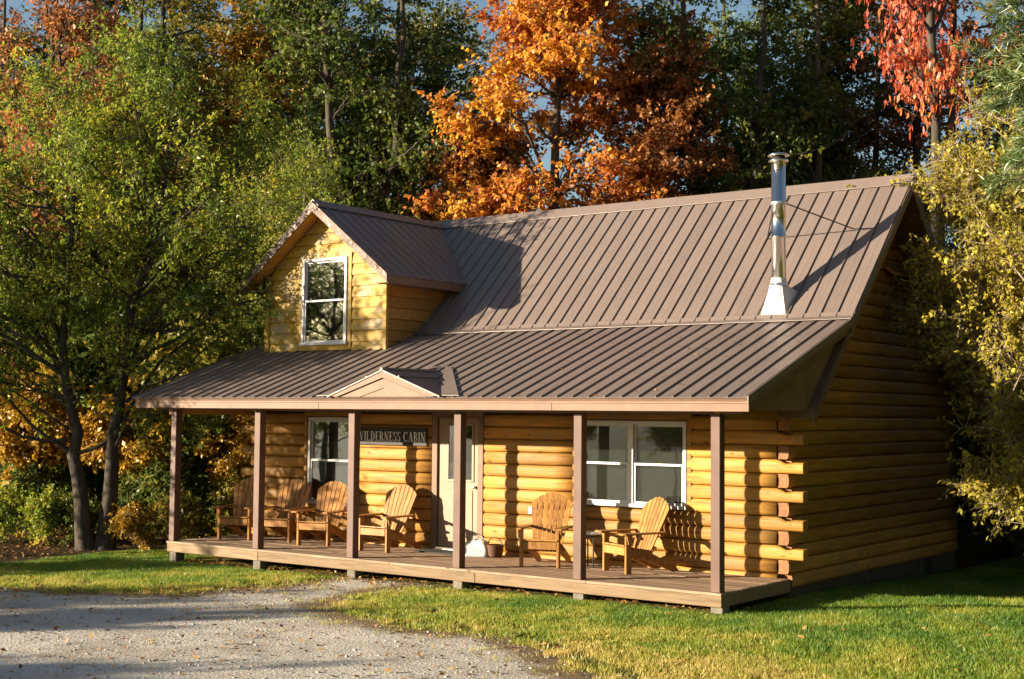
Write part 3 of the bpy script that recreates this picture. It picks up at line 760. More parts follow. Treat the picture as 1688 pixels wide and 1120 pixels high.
    for k in range(npn):
        o = bpy.data.objects.new('roof_panel', me); COL.objects.link(o); sr(o)          # right slope: across = +y, up = -x
        o.matrix_basis = Matrix(((0, -math.cos(a), math.sin(a), DC + DHW), (1, 0, 0, DYO + k * pw), (0, math.sin(a), math.cos(a), DZR - DT * DHW), (0, 0, 0, 1)))
        o = bpy.data.objects.new('roof_panel', me); COL.objects.link(o); sr(o)
        o.matrix_basis = Matrix(((0, math.cos(a), -math.sin(a), DC - DHW), (-1, 0, 0, DYO + (k + 1) * pw), (0, math.sin(a), math.cos(a), DZR - DT * DHW), (0, 0, 0, 1)))
    sr(prism('ridge_cap', 'roof', None, [(DC - 0.15, DZR - 0.15 * DT + 0.062), (DC, DZR + 0.075), (DC + 0.15, DZR - 0.15 * DT + 0.062), (DC + 0.15, DZR - 0.15 * DT + 0.045), (DC, DZR + 0.058), (DC - 0.15, DZR - 0.15 * DT + 0.045)], 'y', DYO - 0.01, yb_))
    for sg in (1, -1):
        xe = DC + sg * DHW
        sr(prism('rake_board', 'rake', None, [(DC, DZR + 0.005), (xe, DZR - DT * DHW + 0.005), (xe, DZR - DT * DHW - 0.13), (DC, DZR - 0.15)], 'y', DYO - 0.022, DYO + 0.010))
        sr(prism('drip_edge', 'rake', None, [(DC, DZR + 0.03), (xe, DZR - DT * DHW + 0.03), (xe, DZR - DT * DHW + 0.006), (DC, DZR + 0.006)], 'y', DYO - 0.030, DYO + 0.012))
        sr(box('eave_board', 'dark_trim', None, (xe - 0.02 if sg > 0 else xe, DYO + 0.011, DZR - DT * DHW - 0.14), (xe if sg > 0 else xe + 0.02, 4.2, DZR - DT * DHW - 0.004), 0.003))
        sr(box('soffit_board', 'dark_trim', None, (min(xe - sg * 0.021, DC + sg * 1.53), DYO + 0.02, DZR - DT * DHW - 0.13), (max(xe - sg * 0.021, DC + sg * 1.53), 4.2, DZR - DT * DHW - 0.118), 0))
dormer(False); dormer(True)

# -------- little entry gable on the porch roof
EC, EW, EZ, EY = -5.44, 1.12, 2.955, -0.405
ez0 = 2.575; et = (EZ - ez0) / EW
eg = P_(prism('entry_gable', 'trim', None, [(EC - EW + 0.1, ez0 - 0.02), (EC + EW - 0.1, ez0 - 0.02), (EC, EZ - 0.055)], 'y', EY + 0.035, 0.9))
for sg in (1, -1):
    sub(eg, prism('rake_board', 'trim', None, [(EC, EZ - 0.003), (EC + sg * EW, ez0 - 0.003), (EC + sg * (EW - 0.16), ez0 - 0.02), (EC, EZ - 0.105)], 'y', EY - 0.012, EY + 0.034))
    sub(eg, prism('inner_board', 'trim', None, [(EC, EZ - 0.12), (EC + sg * (EW - 0.22), ez0 - 0.02), (EC + sg * (EW - 0.62), ez0 - 0.02), (EC, EZ - 0.26)], 'y', EY + 0.020, EY + 0.0335))
    yl = 1.15
    pts = [(EC, EY - 0.03, EZ + 0.02), (EC + sg * (EW + 0.03), EY - 0.03, ez0 - 0.005), (EC + sg * (EW + 0.03), 0.05, ez0 - 0.005), (EC, yl, EZ + 0.02)]
    V = pts + [(x, y, z - 0.022) for x, y, z in pts]
    me = py('gable_roof_sheet', V, [(0, 1, 2, 3), (7, 6, 5, 4), (0, 4, 5, 1), (1, 5, 6, 2), (2, 6, 7, 3), (3, 7, 4, 0)])
    bm = bmesh.new(); bm.from_mesh(me); bmesh.ops.recalc_face_normals(bm, faces=bm.faces[:]); bm.to_mesh(me); bm.free()
    sub(eg, obj('gable_roof_sheet', me, 'roof'))
    sub(eg, bar('sheet_rib', 'roof', None, (EC + sg * EW * 0.30, EY - 0.02, EZ + 0.026 - 0.30 * EW * et), (EC + sg * EW * 0.30, 0.72, EZ + 0.026 - 0.30 * EW * et), 0.014, 6))
    # valley flashing lying on the porch roof
    vz = lambda y: ZE + (y - YE) * TP + 0.05
    pts = [(EC + sg * 0.05, 1.05, vz(1.05)), (EC + sg * 0.22, 1.0, vz(1.0)), (EC + sg * (EW + 0.34), YE - 0.03, vz(YE - 0.03)), (EC + sg * (EW - 0.05), YE - 0.03, vz(YE - 0.03))]
    V = pts + [(x, y, z - 0.008) for x, y, z in pts]
    me = py('valley_flashing', V, [(0, 1, 2, 3), (7, 6, 5, 4), (0, 4, 5, 1), (1, 5, 6, 2), (2, 6, 7, 3), (3, 7, 4, 0)])
    bm = bmesh.new(); bm.from_mesh(me); bmesh.ops.recalc_face_normals(bm, faces=bm.faces[:]); bm.to_mesh(me); bm.free()
    sub(eg, obj('valley_flashing', me, 'roof'))
sub(eg, bar('ridge_roll', 'roof', None, (EC, EY - 0.04, EZ + 0.022), (EC, 1.2, EZ + 0.03), 0.03, 8))

# -------- chimney
CX, CY = -0.62, 3.36
ch = P_(lathe('chimney', 'steel', None, [(0.113, 0), (0.113, 0.86), (0.119, 0.862), (0.119, 0.885), (0.113, 0.887), (0.113, 1.36), (0.1175, 1.362), (0.1175, 1.38), (0.113, 1.382), (0.113, 2.06), (0.09, 2.07)], (CX, CY, 4.22), 32))
def subc(o): return sub(ch, o)
# square cone flashing standing on the sloping sheet
hb = 0.215; ht = 0.135; V = []
for k in range(24):
    a = 2 * math.pi * k / 24; cx_, sx_ = math.cos(a), math.sin(a); q = 1 / max(abs(cx_), abs(sx_))
    xb_, yb_ = hb * cx_ * q, hb * sx_ * q
    V.append((CX + xb_, CY + yb_, zmain(CY + yb_) + 0.035))
for k in range(24):
    a = 2 * math.pi * k / 24; V.append((CX + ht * math.cos(a), CY + ht * math.sin(a), 4.34))
for k in range(24):
    a = 2 * math.pi * k / 24; V.append((CX + 0.112 * math.cos(a), CY + 0.112 * math.sin(a), 4.46))
me = py('roof_flashing', V, [(r_ * 24 + k, r_ * 24 + (k + 1) % 24, (r_ + 1) * 24 + (k + 1) % 24, (r_ + 1) * 24 + k) for r_ in (0, 1) for k in range(24)])
subc(obj('roof_flashing', me, 'flash'))
subc(lathe('storm_collar', 'alu', None, [(0.155, 0), (0.150, 0.008), (0.114, 0.06)], (CX, CY, 4.335), 24))
subc(lathe('support_band', 'alu', None, [(0.114, 0), (0.124, 0.002), (0.124, 0.045), (0.114, 0.047)], (CX, CY, 5.60), 24))
subc(lathe('cap_skirt', 'steel', None, [(0.10, 0), (0.155, 0.01), (0.158, 0.03), (0.10, 0.035)], (CX, CY, 6.27), 28))
subc(lathe('cap_mesh', 'black', None, [(0.10, 0), (0.10, 0.1)], (CX, CY, 6.27), 20))
subc(lathe('cap_lid', 'steel', None, [(0.10, 0.0), (0.168, 0.004), (0.170, 0.022), (0.12, 0.045), (0.0005, 0.062)], (CX, CY, 6.36), 28))
subc(bar('brace', 'iron', None, (CX + 0.1, CY + 0.05, 5.62), (0.05, 4.68, 5.33), 0.011))
subc(bar('brace', 'iron', None, (CX - 0.1, CY + 0.05, 5.62), (-1.42, 4.61, 5.26), 0.011))

# ------------------------------------------------------------------ sign
sign = empty('cabin_sign', (-7.42, W - 0.09, 1.90), 0, 'dark hanging sign with pale letters WILDERNESS CABIN on the front wall', 'sign')
box('board', 'sign', sign, (-0.90, -0.015, -0.155), (0.90, 0.015, 0.155), 0.005)
def arc(cx, cy, rx, ry, a0, a1, w0, w1, n=10):
    out = []; inn = []
    for i in range(n + 1):
        t = i / n; a = R(a0 + (a1 - a0) * t); w = w0 + (w1 - w0) * math.sin(math.pi * t)
        out.append((cx + rx * math.cos(a), cy + ry * math.sin(a))); inn.append((cx + (rx - w) * math.cos(a), cy + (ry - w * 0.7) * math.sin(a)))
    return [[out[i], out[i + 1], inn[i + 1], inn[i]] for i in range(n)]
def rect(x0, y0, x1, y1): return [[(x0, y0), (x1, y0), (x1, y1), (x0, y1)]]
def stemL(x, w=0.15): return rect(x, 0, x + w, 1) + rect(x - 0.07, 0, x + w + 0.07, 0.045) + rect(x - 0.07, 0.955, x + w + 0.07, 1)
def diag(x0, y0, x1, y1, w): return [[(x0, y0), (x0 + w, y0), (x1 + w, y1), (x1, y1)]]
LET = {
 'I': (0.30, stemL(0.075)),
 'L': (0.56, stemL(0.075) + rect(0.2, 0, 0.52, 0.05) + rect(0.48, 0, 0.52, 0.22)),
 'E': (0.56, stemL(0.075) + rect(0.2, 0, 0.50, 0.05) + rect(0.46, 0, 0.50, 0.2) + rect(0.2, 0.95, 0.48, 1) + rect(0.44, 0.82, 0.48, 1) + rect(0.2, 0.48, 0.40, 0.53) + rect(0.37, 0.40, 0.40, 0.61)),
 'D': (0.66, stemL(0.075) + arc(0.22, 0.5, 0.40, 0.5, -90, 90, 0.05, 0.15)),
 'B': (0.60, stemL(0.075) + arc(0.22, 0.75, 0.27, 0.25, -90, 90, 0.045, 0.13) + arc(0.22, 0.26, 0.33, 0.26, -90, 90, 0.045, 0.14)),
 'R': (0.64, stemL(0.075) + arc(0.22, 0.75, 0.29, 0.25, -90, 90, 0.045, 0.13) + diag(0.47, 0, 0.26, 0.5, 0.15)),
 'N': (0.68, rect(0.08, 0, 0.13, 1) + rect(0.0, 0, 0.21, 0.045) + rect(0.52, 0, 0.57, 1) + rect(0.44, 0.955, 0.65, 1) + diag(0.42, 0, 0.05, 1, 0.15)),
 'W': (0.98, diag(0.22, 0, 0.05, 1, 0.13) + diag(0.28, 0, 0.47, 1, 0.05) + diag(0.60, 0, 0.43, 1, 0.13) + diag(0.67, 0, 0.86, 1, 0.05) + rect(0.0, 0.955, 0.27, 1) + rect(0.76, 0.955, 0.98, 1)),
 'A': (0.70, diag(0.10, 0, 0.31, 1, 0.05) + diag(0.46, 0, 0.28, 1, 0.15) + rect(0.18, 0.30, 0.48, 0.35) + rect(0.02, 0, 0.22, 0.045) + rect(0.40, 0, 0.68, 0.045)),
 'C': (0.64, arc(0.33, 0.5, 0.32, 0.51, 45, 315, 0.05, 0.15, 14) + rect(0.53, 0.74, 0.57, 1) + rect(0.53, 0.03, 0.57, 0.18)),
 'S': (0.50, arc(0.235, 0.745, 0.20, 0.26, 30, 270, 0.06, 0.13) + arc(0.235, 0.255, 0.22, 0.27, -150, 90, 0.06, 0.13) + rect(0.40, 0.76, 0.44, 0.98) + rect(0.02, 0.04, 0.06, 0.24)),
}
txt = 'WILDERNESS CABIN'; adv = [0.34 if c == ' ' else LET[c][0] + 0.05 for c in txt]
lh = 0.165; sxl = 1.60 / (sum(adv) * lh) ; x = -0.72
for c, ad_ in zip(txt, adv):
    if c != ' ':
        V = []; F = []
        for k_, pol in enumerate(LET[c][1]):
            b0 = len(V); dy_ = -0.0165 - 0.0004 * (k_ % 4)
            V += [(x + px * lh * sxl, dy_, (py_ - 0.5) * lh) for px, py_ in pol]; F.append((b0, b0 + 1, b0 + 2, b0 + 3))
        obj('letter', py('letter', V, F), 'letter', sign)
    x += ad_ * lh * sxl

# ------------------------------------------------------------------ chairs
def tilt_board(name, parent, poly_xz, thick, base, tilt, mat='chair'):
    """flat board outlined in (x, up) leaning back by tilt from base (y,z)"""
    n = len(poly_xz); V = []
    for t in (-thick / 2, thick / 2):
        for (px, s) in poly_xz:
            V.append((px, base[0] + s * math.sin(tilt) + t * math.cos(tilt), base[1] + s * math.cos(tilt) - t * math.sin(tilt)))
    F = [tuple(range(n)), tuple(range(2 * n - 1, n - 1, -1))] + [(i, (i + 1) % n, n + (i + 1) % n, n + i)[::-1] for i in range(n)]
    me = py(name, V, F); bm = bmesh.new(); bm.from_mesh(me); bmesh.ops.recalc_face_normals(bm, faces=bm.faces[:]); bm.to_mesh(me); bm.free()
    return obj(name, me, mat, parent)
def make_chair():
    c = empty('adirondack_chair')
    for sx in (-1, 1):
        box('front_leg', 'chair', c, (sx * 0.29 - 0.02, -0.05, 0.0), (sx * 0.29 + 0.02, 0.05, 0.565), 0.006)
        # stringer running from the front leg down to the floor behind
        pr = [(-0.03, 0.385), (0.02, 0.40), (0.30, 0.335), (0.52, 0.245), (0.88, 0.075), (0.93, 0.0), (0.80, 0.0), (0.56, 0.10), (0.30, 0.20), (0.0, 0.27), (-0.03, 0.29)]
        o = prism('stringer', 'chair', c, pr, 'x', sx * 0.245 - 0.018, sx * 0.245 + 0.018)
        # arm: wide in front, tapering back, outlined from above
        al = [(0.235, -0.12), (0.26, -0.145), (0.37, -0.145), (0.395, -0.11), (0.39, 0.10), (0.365, 0.40), (0.36, 0.64), (0.30, 0.66), (0.27, 0.45), (0.245, 0.15)]
        prism('arm', 'chair', c, [(sx * p, q) for p, q in al], 'z', 0.567, 0.592)
        prism('arm_bracket', 'chair', c, [(-0.05, 0.565), (0.05, 0.565), (0.02, 0.46), (-0.02, 0.43)], 'x', sx * 0.325 - 0.012, sx * 0.325 + 0.012)
    box('front_apron', 'chair', c, (-0.265, -0.052, 0.27), (0.265, -0.032, 0.385), 0.005)
    ys_ = [-0.035, 0.05, 0.135, 0.22, 0.305, 0.39]
    for k, y_ in enumerate(ys_):
        z_ = 0.405 - 0.02 * k - 0.0028 * k * k
        box('seat_slat', 'chair', c, (-0.285, y_ - 0.036, z_ - 0.01), (0.285, y_ + 0.036, z_ + 0.012), 0.005, rot=(R(-9 - 4 * k * 0.6), 0, 0))
    tl = R(23); base = (0.40, 0.20)
    n = 7
    for k in range(n):
        u = k - (n - 1) / 2
        xb_, xt_ = u * 0.063, u * 0.096
        top = 0.96 - 0.0115 * u * u * 1.25
        wb, wt = 0.0265, 0.0415
        tp = [(xt_ + wt * s * 0.97, top - (0.0115 * 1.25 * 2 * u * s * wt / 0.096) - 0.012 * s * s + 0.0) for s in (1, 0.5, 0, -0.5, -1)]
        tilt_board('back_slat', c, [(xb_ - wb, 0), (xb_ + wb, 0)] + tp, 0.02, base, tl)
    for s_, hw in ((0.06, 0.245), (0.40, 0.36), (0.72, 0.29)):
        tilt_board('back_rail', c, [(-hw, s_ - 0.035), (hw, s_ - 0.035), (hw, s_ + 0.035), (-hw, s_ + 0.035)], 0.024, (base[0] + 0.0225 * math.cos(tl), base[1] - 0.0225 * math.sin(tl)), tl)
    return c
def copy_tree(o, parent=None):
    c = o.copy(); COL.objects.link(c); c.parent = parent
    for ch_ in list(o.children): copy_tree(ch_, c)
    return c
CH = [((-10.10, 0.86), 24, 'wooden adirondack chair at the far left end of the porch, beyond the second post'),
      ((-9.28, 1.08), 17, 'adirondack chair with shaded back, second from the left on the porch'),
      ((-8.28, 1.03), 15, 'adirondack chair under the narrow window, third from the left'),
      ((-6.82, 0.98), 2, 'adirondack chair below the cabin sign, just left of the door'),
      ((-3.37, 0.88), 20, 'adirondack chair left of the wide window, right of the door'),
      ((-2.14, 1.10), -24, 'rightmost adirondack chair, angled in front of the wide window')]
proto = make_chair()
for i, ((x, y), a, lab) in enumerate(CH):
    o = proto if i == 0 else copy_tree(proto)
    o.location = (x, y, 0.003); o.rotation_euler = (0, 0, R(a)); o['label'] = lab; o['category'] = 'chair'; o['group'] = 'adirondack chairs on the porch'
# small table
tb = empty('side_table', (-2.83, 1.45, 0.003), 0, 'small dark metal side table between the two right chairs', 'table')
lathe('table_top', 'alu', tb, [(0.0005, 0.50), (0.24, 0.50), (0.245, 0.51), (0.24, 0.52), (0.0005, 0.522)], (0, 0, 0), 28, False)
lathe('table_rim', 'iron', tb, [(0.235, 0.47), (0.235, 0.498), (0.225, 0.498), (0.225, 0.47), (0.235, 0.47)], (0, 0, 0), 24, False)
for k in range(4):
    a = R(45 + 90 * k); bar('leg', 'iron', tb, (0.20 * math.cos(a), 0.20 * math.sin(a), 0.0), (0.215 * math.cos(a), 0.215 * math.sin(a), 0.48), 0.012)
# door mat
tag(box('door_mat', 'mat', None, (-6.35, 1.42, 0.003), (-5.42, 1.90, 0.018), 0.004), 'dark door mat on the deck in front of the beige door', 'mat')
# basket and bag
bk = empty('wicker_basket', (-4.78, 1.62, 0.003), R(8), 'brown wicker basket with hoop handle right of the door', 'basket'); bk.scale = (0.82, 0.82, 0.9)
lathe('basket_body', 'wicker', bk, [(0.001, 0.0), (0.13, 0.0), (0.15, 0.04), (0.175, 0.20), (0.185, 0.215), (0.175, 0.22), (0.16, 0.21), (0.14, 0.05), (0.001, 0.04)], (0, 0, 0), 24)
t_ = np.linspace(0, np.pi, 13); hp = np.stack([0.165 * np.cos(t_), 0 * t_, 0.20 + 0.15 * np.sin(t_)], 1)[None]
V, F = tubes(hp, np.full((1, 13), 0.011), 8); obj('handle', mesh_np('handle', V, F, None, True), 'wicker', bk)
bgm = empty('canvas_bag', (-5.06, 1.50, 0.003), R(22), 'white canvas bag slumped on the deck beside the wicker basket', 'bag')
bm = bmesh.new(); bmesh.ops.create_cube(bm, size=1); bmesh.ops.subdivide_edges(bm, edges=bm.edges[:], cuts=5, use_grid_fill=True)
for v in bm.verts:
    x, y, z = v.co; f_ = 1 - 0.22 * (z + 0.5) ** 2
    n_ = Vector((math.sin(9 * y + 5 * z), math.sin(8 * x + 7 * z), math.sin(7 * x + 6 * y))) * 0.03
    top = (z + 0.5)
    v.co = Vector((x * 0.40 * (1 - 0.08 * top), y * 0.20 * f_ * (1 - 0.20 * top), (z + 0.5) * (0.24 + 0.03 * math.sin(5 * x + 1)))) + n_ * 0.5 * (0.2 + top)
    if v.co.z < 0: v.co.z = 0
me = bpy.data.meshes.new('bag_body'); bm.to_mesh(me); bm.free(); me.polygons.foreach_set('use_smooth', [True] * len(me.polygons)); obj('bag_body', me, 'bag', bgm)
hp = np.stack([0.10 * np.cos(t_), 0.02 + 0 * t_, 0.26 + 0.10 * np.sin(t_)], 1)[None]
V, F = tubes(hp, np.full((1, 13), 0.009), 6); obj('handle', mesh_np('handle', V, F, None, True), 'bag', bgm)

# ------------------------------------------------------------------ trees
def unit(v): return v / (np.linalg.norm(v, axis=-1, keepdims=True) + 1e-9)
def bez(a, c, b, n):
    t = np.linspace(0, 1, n)[None, :, None]
    return a[:, None] * (1 - t) ** 2 + 2 * c[:, None] * t * (1 - t) + b[:, None] * t ** 2
def leaf_quads(p, ax, nr, L, Wd):
    ax = unit(ax); nr = unit(nr - (nr * ax).sum(-1, keepdims=True) * ax); w = np.cross(nr, ax)
    L = L[:, None]; Wd = Wd[:, None]
    V = np.stack([p, p + ax * L * 0.42 + w * Wd * 0.5 + nr * L * 0.05, p + ax * L - nr * L * 0.08, p + ax * L * 0.42 - w * Wd * 0.5 + nr * L * 0.05], 1)
    return V.reshape(-1, 3)
def grow(seed, trunks, blobs, n_limb, n_br, n_tw, n_lf, leaf, flat=1.0, tw_len=(0.25, 0.55), br_len=(0.6, 1.4), r_limb=0.05, droop=0.0, up=0.5, zmin=0.25, narrow=0.5, wig=0.12, extra_limbs=None, r_tw=0.006, sunb=0.0):
    """trunks: list of (points, r0, r1); blobs: list of (cx,cy,cz,rx,ry,rz,weight). Local coordinates, base at the origin."""
    r = np.random.default_rng(seed); parts = []
    TP_ = []
    for pts, r0, r1 in trunks:
        pts = np.array(pts, float); n = 14; t = np.linspace(0, len(pts) - 1, n); i = np.minimum(t.astype(int), len(pts) - 2); f = (t - i)[:, None]
        q = pts[i] * (1 - f) + pts[i + 1] * f
        q[1:-1, :2] += r.normal(0, 0.04, (n - 2, 2))
        rad = r0 + (r1 - r0) * np.linspace(0, 1, n) ** 0.8; rad[0] *= 1.35
        parts.append(tubes(q[None], rad[None], 9)); TP_.append((q, rad))
    # limbs
    bl = np.array([b[:6] for b in blobs], float); wt = np.array([b[6] for b in blobs], float); wt /= wt.sum()
    bi = r.choice(len(bl), n_limb, p=wt)
    d = unit(r.normal(size=(n_limb, 3))); rr = r.uniform(0.25, 1, n_limb) ** 0.45
    end = bl[bi, :3] + d * bl[bi, 3:6] * rr[:, None] * 0.82
    st = np.zeros_like(end); ra = np.zeros(n_limb)
    for i in range(n_limb):
        best = None
        for q, rad in TP_:
            hd = np.hypot(q[:, 0] - end[i, 0], q[:, 1] - end[i, 1])
            tgt = np.abs(q[:, 2] - (end[i, 2] - hd * r.uniform(0.35, 0.9))) + 0.25 * hd
            tgt[q[:, 2] < q[-1, 2] * zmin] += 5
            j = int(np.argmin(tgt))
            if best is None or tgt[j] < best[0]: best = (tgt[j], q[j], rad[j])
        st[i] = best[1]; ra[i] = best[2]
    if extra_limbs is not None:
        st = np.concatenate([st, np.array([e[0] for e in extra_limbs], float)]); end = np.concatenate([end, np.array([e[1] for e in extra_limbs], float)]); ra = np.concatenate([ra, np.array([e[2] for e in extra_limbs])])
    nl = len(st); ln = np.linalg.norm(end - st, axis=1, keepdims=True)
    ctrl = st + (end - st) * 0.55 + np.array([0, 0, 0.12]) * ln * (1 - droop) + r.normal(0, 1, (nl, 3)) * wig * ln
    n = 9; Lp = bez(st, ctrl, end, n); Lp[:, 1:-1] += r.normal(0, 0.02, (nl, n - 2, 3)) * ln[:, None]
    lr0 = np.minimum(ra * 0.62, r_limb * (0.5 + 0.22 * ln[:, 0]))
    parts.append(tubes(Lp, lr0[:, None] * (1 - np.linspace(0, 1, n)[None] * 0.82), 6))
    # branches
    B = nl * n_br; li = np.repeat(np.arange(nl), n_br); t = r.uniform(0.25, 1, B) ** 0.8; j = np.minimum((t * (n - 1)).astype(int), n - 2); f = (t * (n - 1) - j)[:, None]
    s = Lp[li, j] * (1 - f) + Lp[li, j + 1] * f
    tang = unit(Lp[li, j + 1] - Lp[li, j]); dr = unit(tang * 0.6 + r.normal(size=(B, 3)) * np.array([1, 1, flat]) + np.array([0, 0, 0.15 - droop]))
    bl_ = r.uniform(*br_len, B)[:, None] * (1.15 - 0.5 * t[:, None])
    e = s + dr * bl_; c = s + dr * bl_ * 0.5 + r.normal(0, 0.1, (B, 3)) * bl_ + np.array([0, 0, 0.06]) * bl_
    n2 = 5; Bp = bez(s, c, e, n2)
    parts.append(tubes(Bp, np.maximum(lr0[li] * (1 - 0.82 * t) * 0.55, r_tw * 1.3)[:, None] * (1 - np.linspace(0, 1, n2)[None] * 0.7), 4))
    # twigs
    Tn = B * n_tw; bi2 = np.repeat(np.arange(B), n_tw); t = r.uniform(0.15, 1, Tn); j = np.minimum((t * (n2 - 1)).astype(int), n2 - 2); f = (t * (n2 - 1) - j)[:, None]
    s = Bp[bi2, j] * (1 - f) + Bp[bi2, j + 1] * f
    dr = unit(dr[bi2] * 0.55 + r.normal(size=(Tn, 3)) * np.array([1, 1, flat]) + np.array([0, 0, 0.1 - droop]))
    tl_ = r.uniform(*tw_len, Tn)[:, None]; e = s + dr * tl_; c = s + dr * tl_ * 0.5 + r.normal(0, 0.08, (Tn, 3)) * tl_
    Tp = bez(s, c, e, 3)
    parts.append(tubes(Tp, np.array([[1.0, 0.7, 0.3]]) * r_tw * np.ones((Tn, 1)), 3))
    wv, wf = join(parts)
    # leaves
    ctr = (bl[:, :3] * wt[:, None]).sum(0)
    K = Tn * n_lf; ti = np.repeat(np.arange(Tn), n_lf); t = r.uniform(0.1, 1.05, K)[:, None]
    p = Tp[ti, 0] * (1 - t) ** 2 + 2 * Tp[ti, 1] * t * (1 - t) + Tp[ti, 2] * t ** 2 + r.normal(0, 0.02, (K, 3))
    ax = dr[ti] * 0.5 + r.normal(size=(K, 3)) * 0.75 + np.array([0, 0, -0.25])
    nr = r.normal(size=(K, 3)) * 0.75 + np.array([0, 0, up]) + unit(p - ctr) * 0.45 + np.array([-0.65, -0.74, 0.3]) * sunb
    sz = leaf * r.uniform(0.6, 1.35, K)
    lv = leaf_quads(p, ax, nr, sz, sz * narrow)
    cl = r.uniform(0, 1, B)[bi2][ti]; lm = r.uniform(0, 1, nl)[li][bi2][ti]
    tint = np.clip(0.30 * cl + 0.35 * lm + 0.45 * r.uniform(0, 1, K) - 0.05, 0, 1)
    lf = np.arange(K * 4).reshape(-1, 4)
    return (wv, wf), (lv, lf, np.repeat(tint, 4), p)

def tree(name, loc, wood_me, leaf_me, bark_m, leaf_m, label, group=None, rz=0.0, s=1.0, cat='tree', sz=None):
    t = empty(name, (loc[0], loc[1], G(loc[0], loc[1]) - 0.03), rz, label, cat, group)
    for nm, me, mt in (('trunk', wood_me, bark_m), ('crown', leaf_me, leaf_m)):
        o = bpy.data.objects.new(nm, me)
        if len(me.materials) == 0: me.materials.append(M[mt])
        link(o, t)
        o.material_slots[0].link = 'OBJECT'; o.material_slots[0].material = M[mt]
        o.scale = (s, s, sz or s)
        if nm == 'crown': o['kind'] = 'stuff'
    return t
def build(nm, args):
    (wv, wf), (lv, lf, ti, lp) = grow(**args)
    return mesh_np(nm + '_wood', wv, wf, None, True), mesh_np(nm + '_leaves', lv, lf, {'tint': ti}), lp

def LR(d, s=1.0):               # a horizontal offset along the image's right direction
    return (0.804 * d * s, 0.594 * d * s)

# --- big twin-trunked tree left of the porch
a1 = LR(-0.25); a2 = LR(0.45)
wA, lA, _ = build('left_tree', dict(seed=3, trunks=[
        ([(0, 0, 0), (-0.12, -0.1, 1.2), (-0.26, -0.19, 2.2), (-0.42, -0.3, 3.6), (-0.4, -0.3, 5.4), (-0.3, -0.2, 7.6)], 0.165, 0.03),
        ([(0.22, 0.20, 0), (0.27, 0.24, 1.4), (0.34, 0.3, 2.6), (0.6, 0.45, 4.4), (0.95, 0.7, 6.2), (1.1, 0.8, 8.0)], 0.165, 0.03)],
    blobs=[(-0.6, -0.5, 6.2, 3.1, 2.8, 2.9, 1.1), (1.4, 1.0, 6.6, 2.9, 2.5, 3.0, 1.0), (-2.6, -1.9, 5.6, 1.9, 1.9, 2.3, 0.55), (2.3, 1.7, 4.6, 1.5, 1.5, 1.3, 0.35), (0.2, 0.1, 8.4, 2.4, 2.2, 1.2, 0.5), (-0.8, -0.6, 3.6, 2.6, 2.2, 1.2, 0.55), (1.6, 1.1, 3.2, 1.6, 1.4, 0.8, 0.25)],
    sunb=0.5, n_limb=96, n_br=8, n_tw=9, n_lf=8, leaf=0.088, tw_len=(0.25, 0.6), br_len=(0.5, 1.2), r_limb=0.034, droop=0.05, up=0.35, zmin=0.22, narrow=0.42, r_tw=0.0045,
    extra_limbs=[((-0.35, -0.25, 2.0), (-2.6, -1.95, 3.2), 0.11), ((0.45, 0.42, 2.7), (2.3, 1.5, 5.1), 0.10), ((0.3, 0.25, 1.7), (1.6, 1.0, 2.75), 0.08)]))
tree('broadleaf_tree', (-13.95, 0.55), wA, lA, 'bark_dark', 'lf_green', 'large twin-trunked green tree beside the left end of the porch', s=1.08)
wT, lT, _ = build('open_tree', dict(seed=31, trunks=[([(0, 0, 0), (0.05, 0, 2), (-0.1, 0.1, 4.5), (0.1, 0, 8.2)], 0.13, 0.03)],
    blobs=[(0, 0, 5.6, 2.6, 2.6, 2.8, 1.0), (0, 0, 3.2, 2.2, 2.2, 1.4, 0.4)], n_limb=46, n_br=6, n_tw=6, n_lf=6, leaf=0.10, tw_len=(0.25, 0.6), br_len=(0.5, 1.2), r_limb=0.03, up=0.35, zmin=0.2, narrow=0.5, r_tw=0.0045))
# --- neighbours of the same kind: behind the dormer, and left of the drive (their shade falls on the porch)
tree('broadleaf_tree', (-15.4, 7.4), wA, lA, 'bark', 'lf_green', 'green leafy tree behind the dormer roof', rz=R(130), s=1.02)
# --- maples
def maple(seed, H, leafs, n_limb=64):
    return build('maple', dict(seed=seed, trunks=[([(0, 0, 0), (0.1, 0.05, H * 0.25), (-0.1, 0.1, H * 0.5), (0.15, 0, H * 0.75), (0.1, 0.1, H * 0.95)], 0.24, 0.04)],
        blobs=[(0, 0, H * 0.62, H * 0.24, H * 0.24, H * 0.30, 1.0), (0, 0, H * 0.45, H * 0.26, H * 0.26, H * 0.16, 0.6), (0, 0, H * 0.84, H * 0.13, H * 0.13, H * 0.14, 0.35)],
        n_limb=n_limb, n_br=8, n_tw=8, n_lf=leafs, leaf=0.115, sunb=0.35, flat=0.45, tw_len=(0.3, 0.7), br_len=(0.7, 1.6), r_limb=0.05, up=0.8, zmin=0.25, narrow=0.85))
wM, lM, _ = maple(5, 15.5, 12, 74)
wN, lN, _ = maple(6, 12.0, 11, 58)
tree('maple_tree', (-10.3, 11.2), wM, lM, 'bark_dark', 'lf_orange', 'tall bright orange maple rising behind the middle of the roof')
tree('maple_tree', (-12.9, 11.6), wN, lN, 'bark_dark', 'lf_rust', 'rusty brown maple just left of the orange maple behind the dormer', s=0.92, rz=R(60))
tree('maple_tree', (-8.6, 13.4), wM, lM, 'bark_dark', 'lf_rust', 'rust orange maple right of the bright orange maple', s=0.86, rz=R(200))

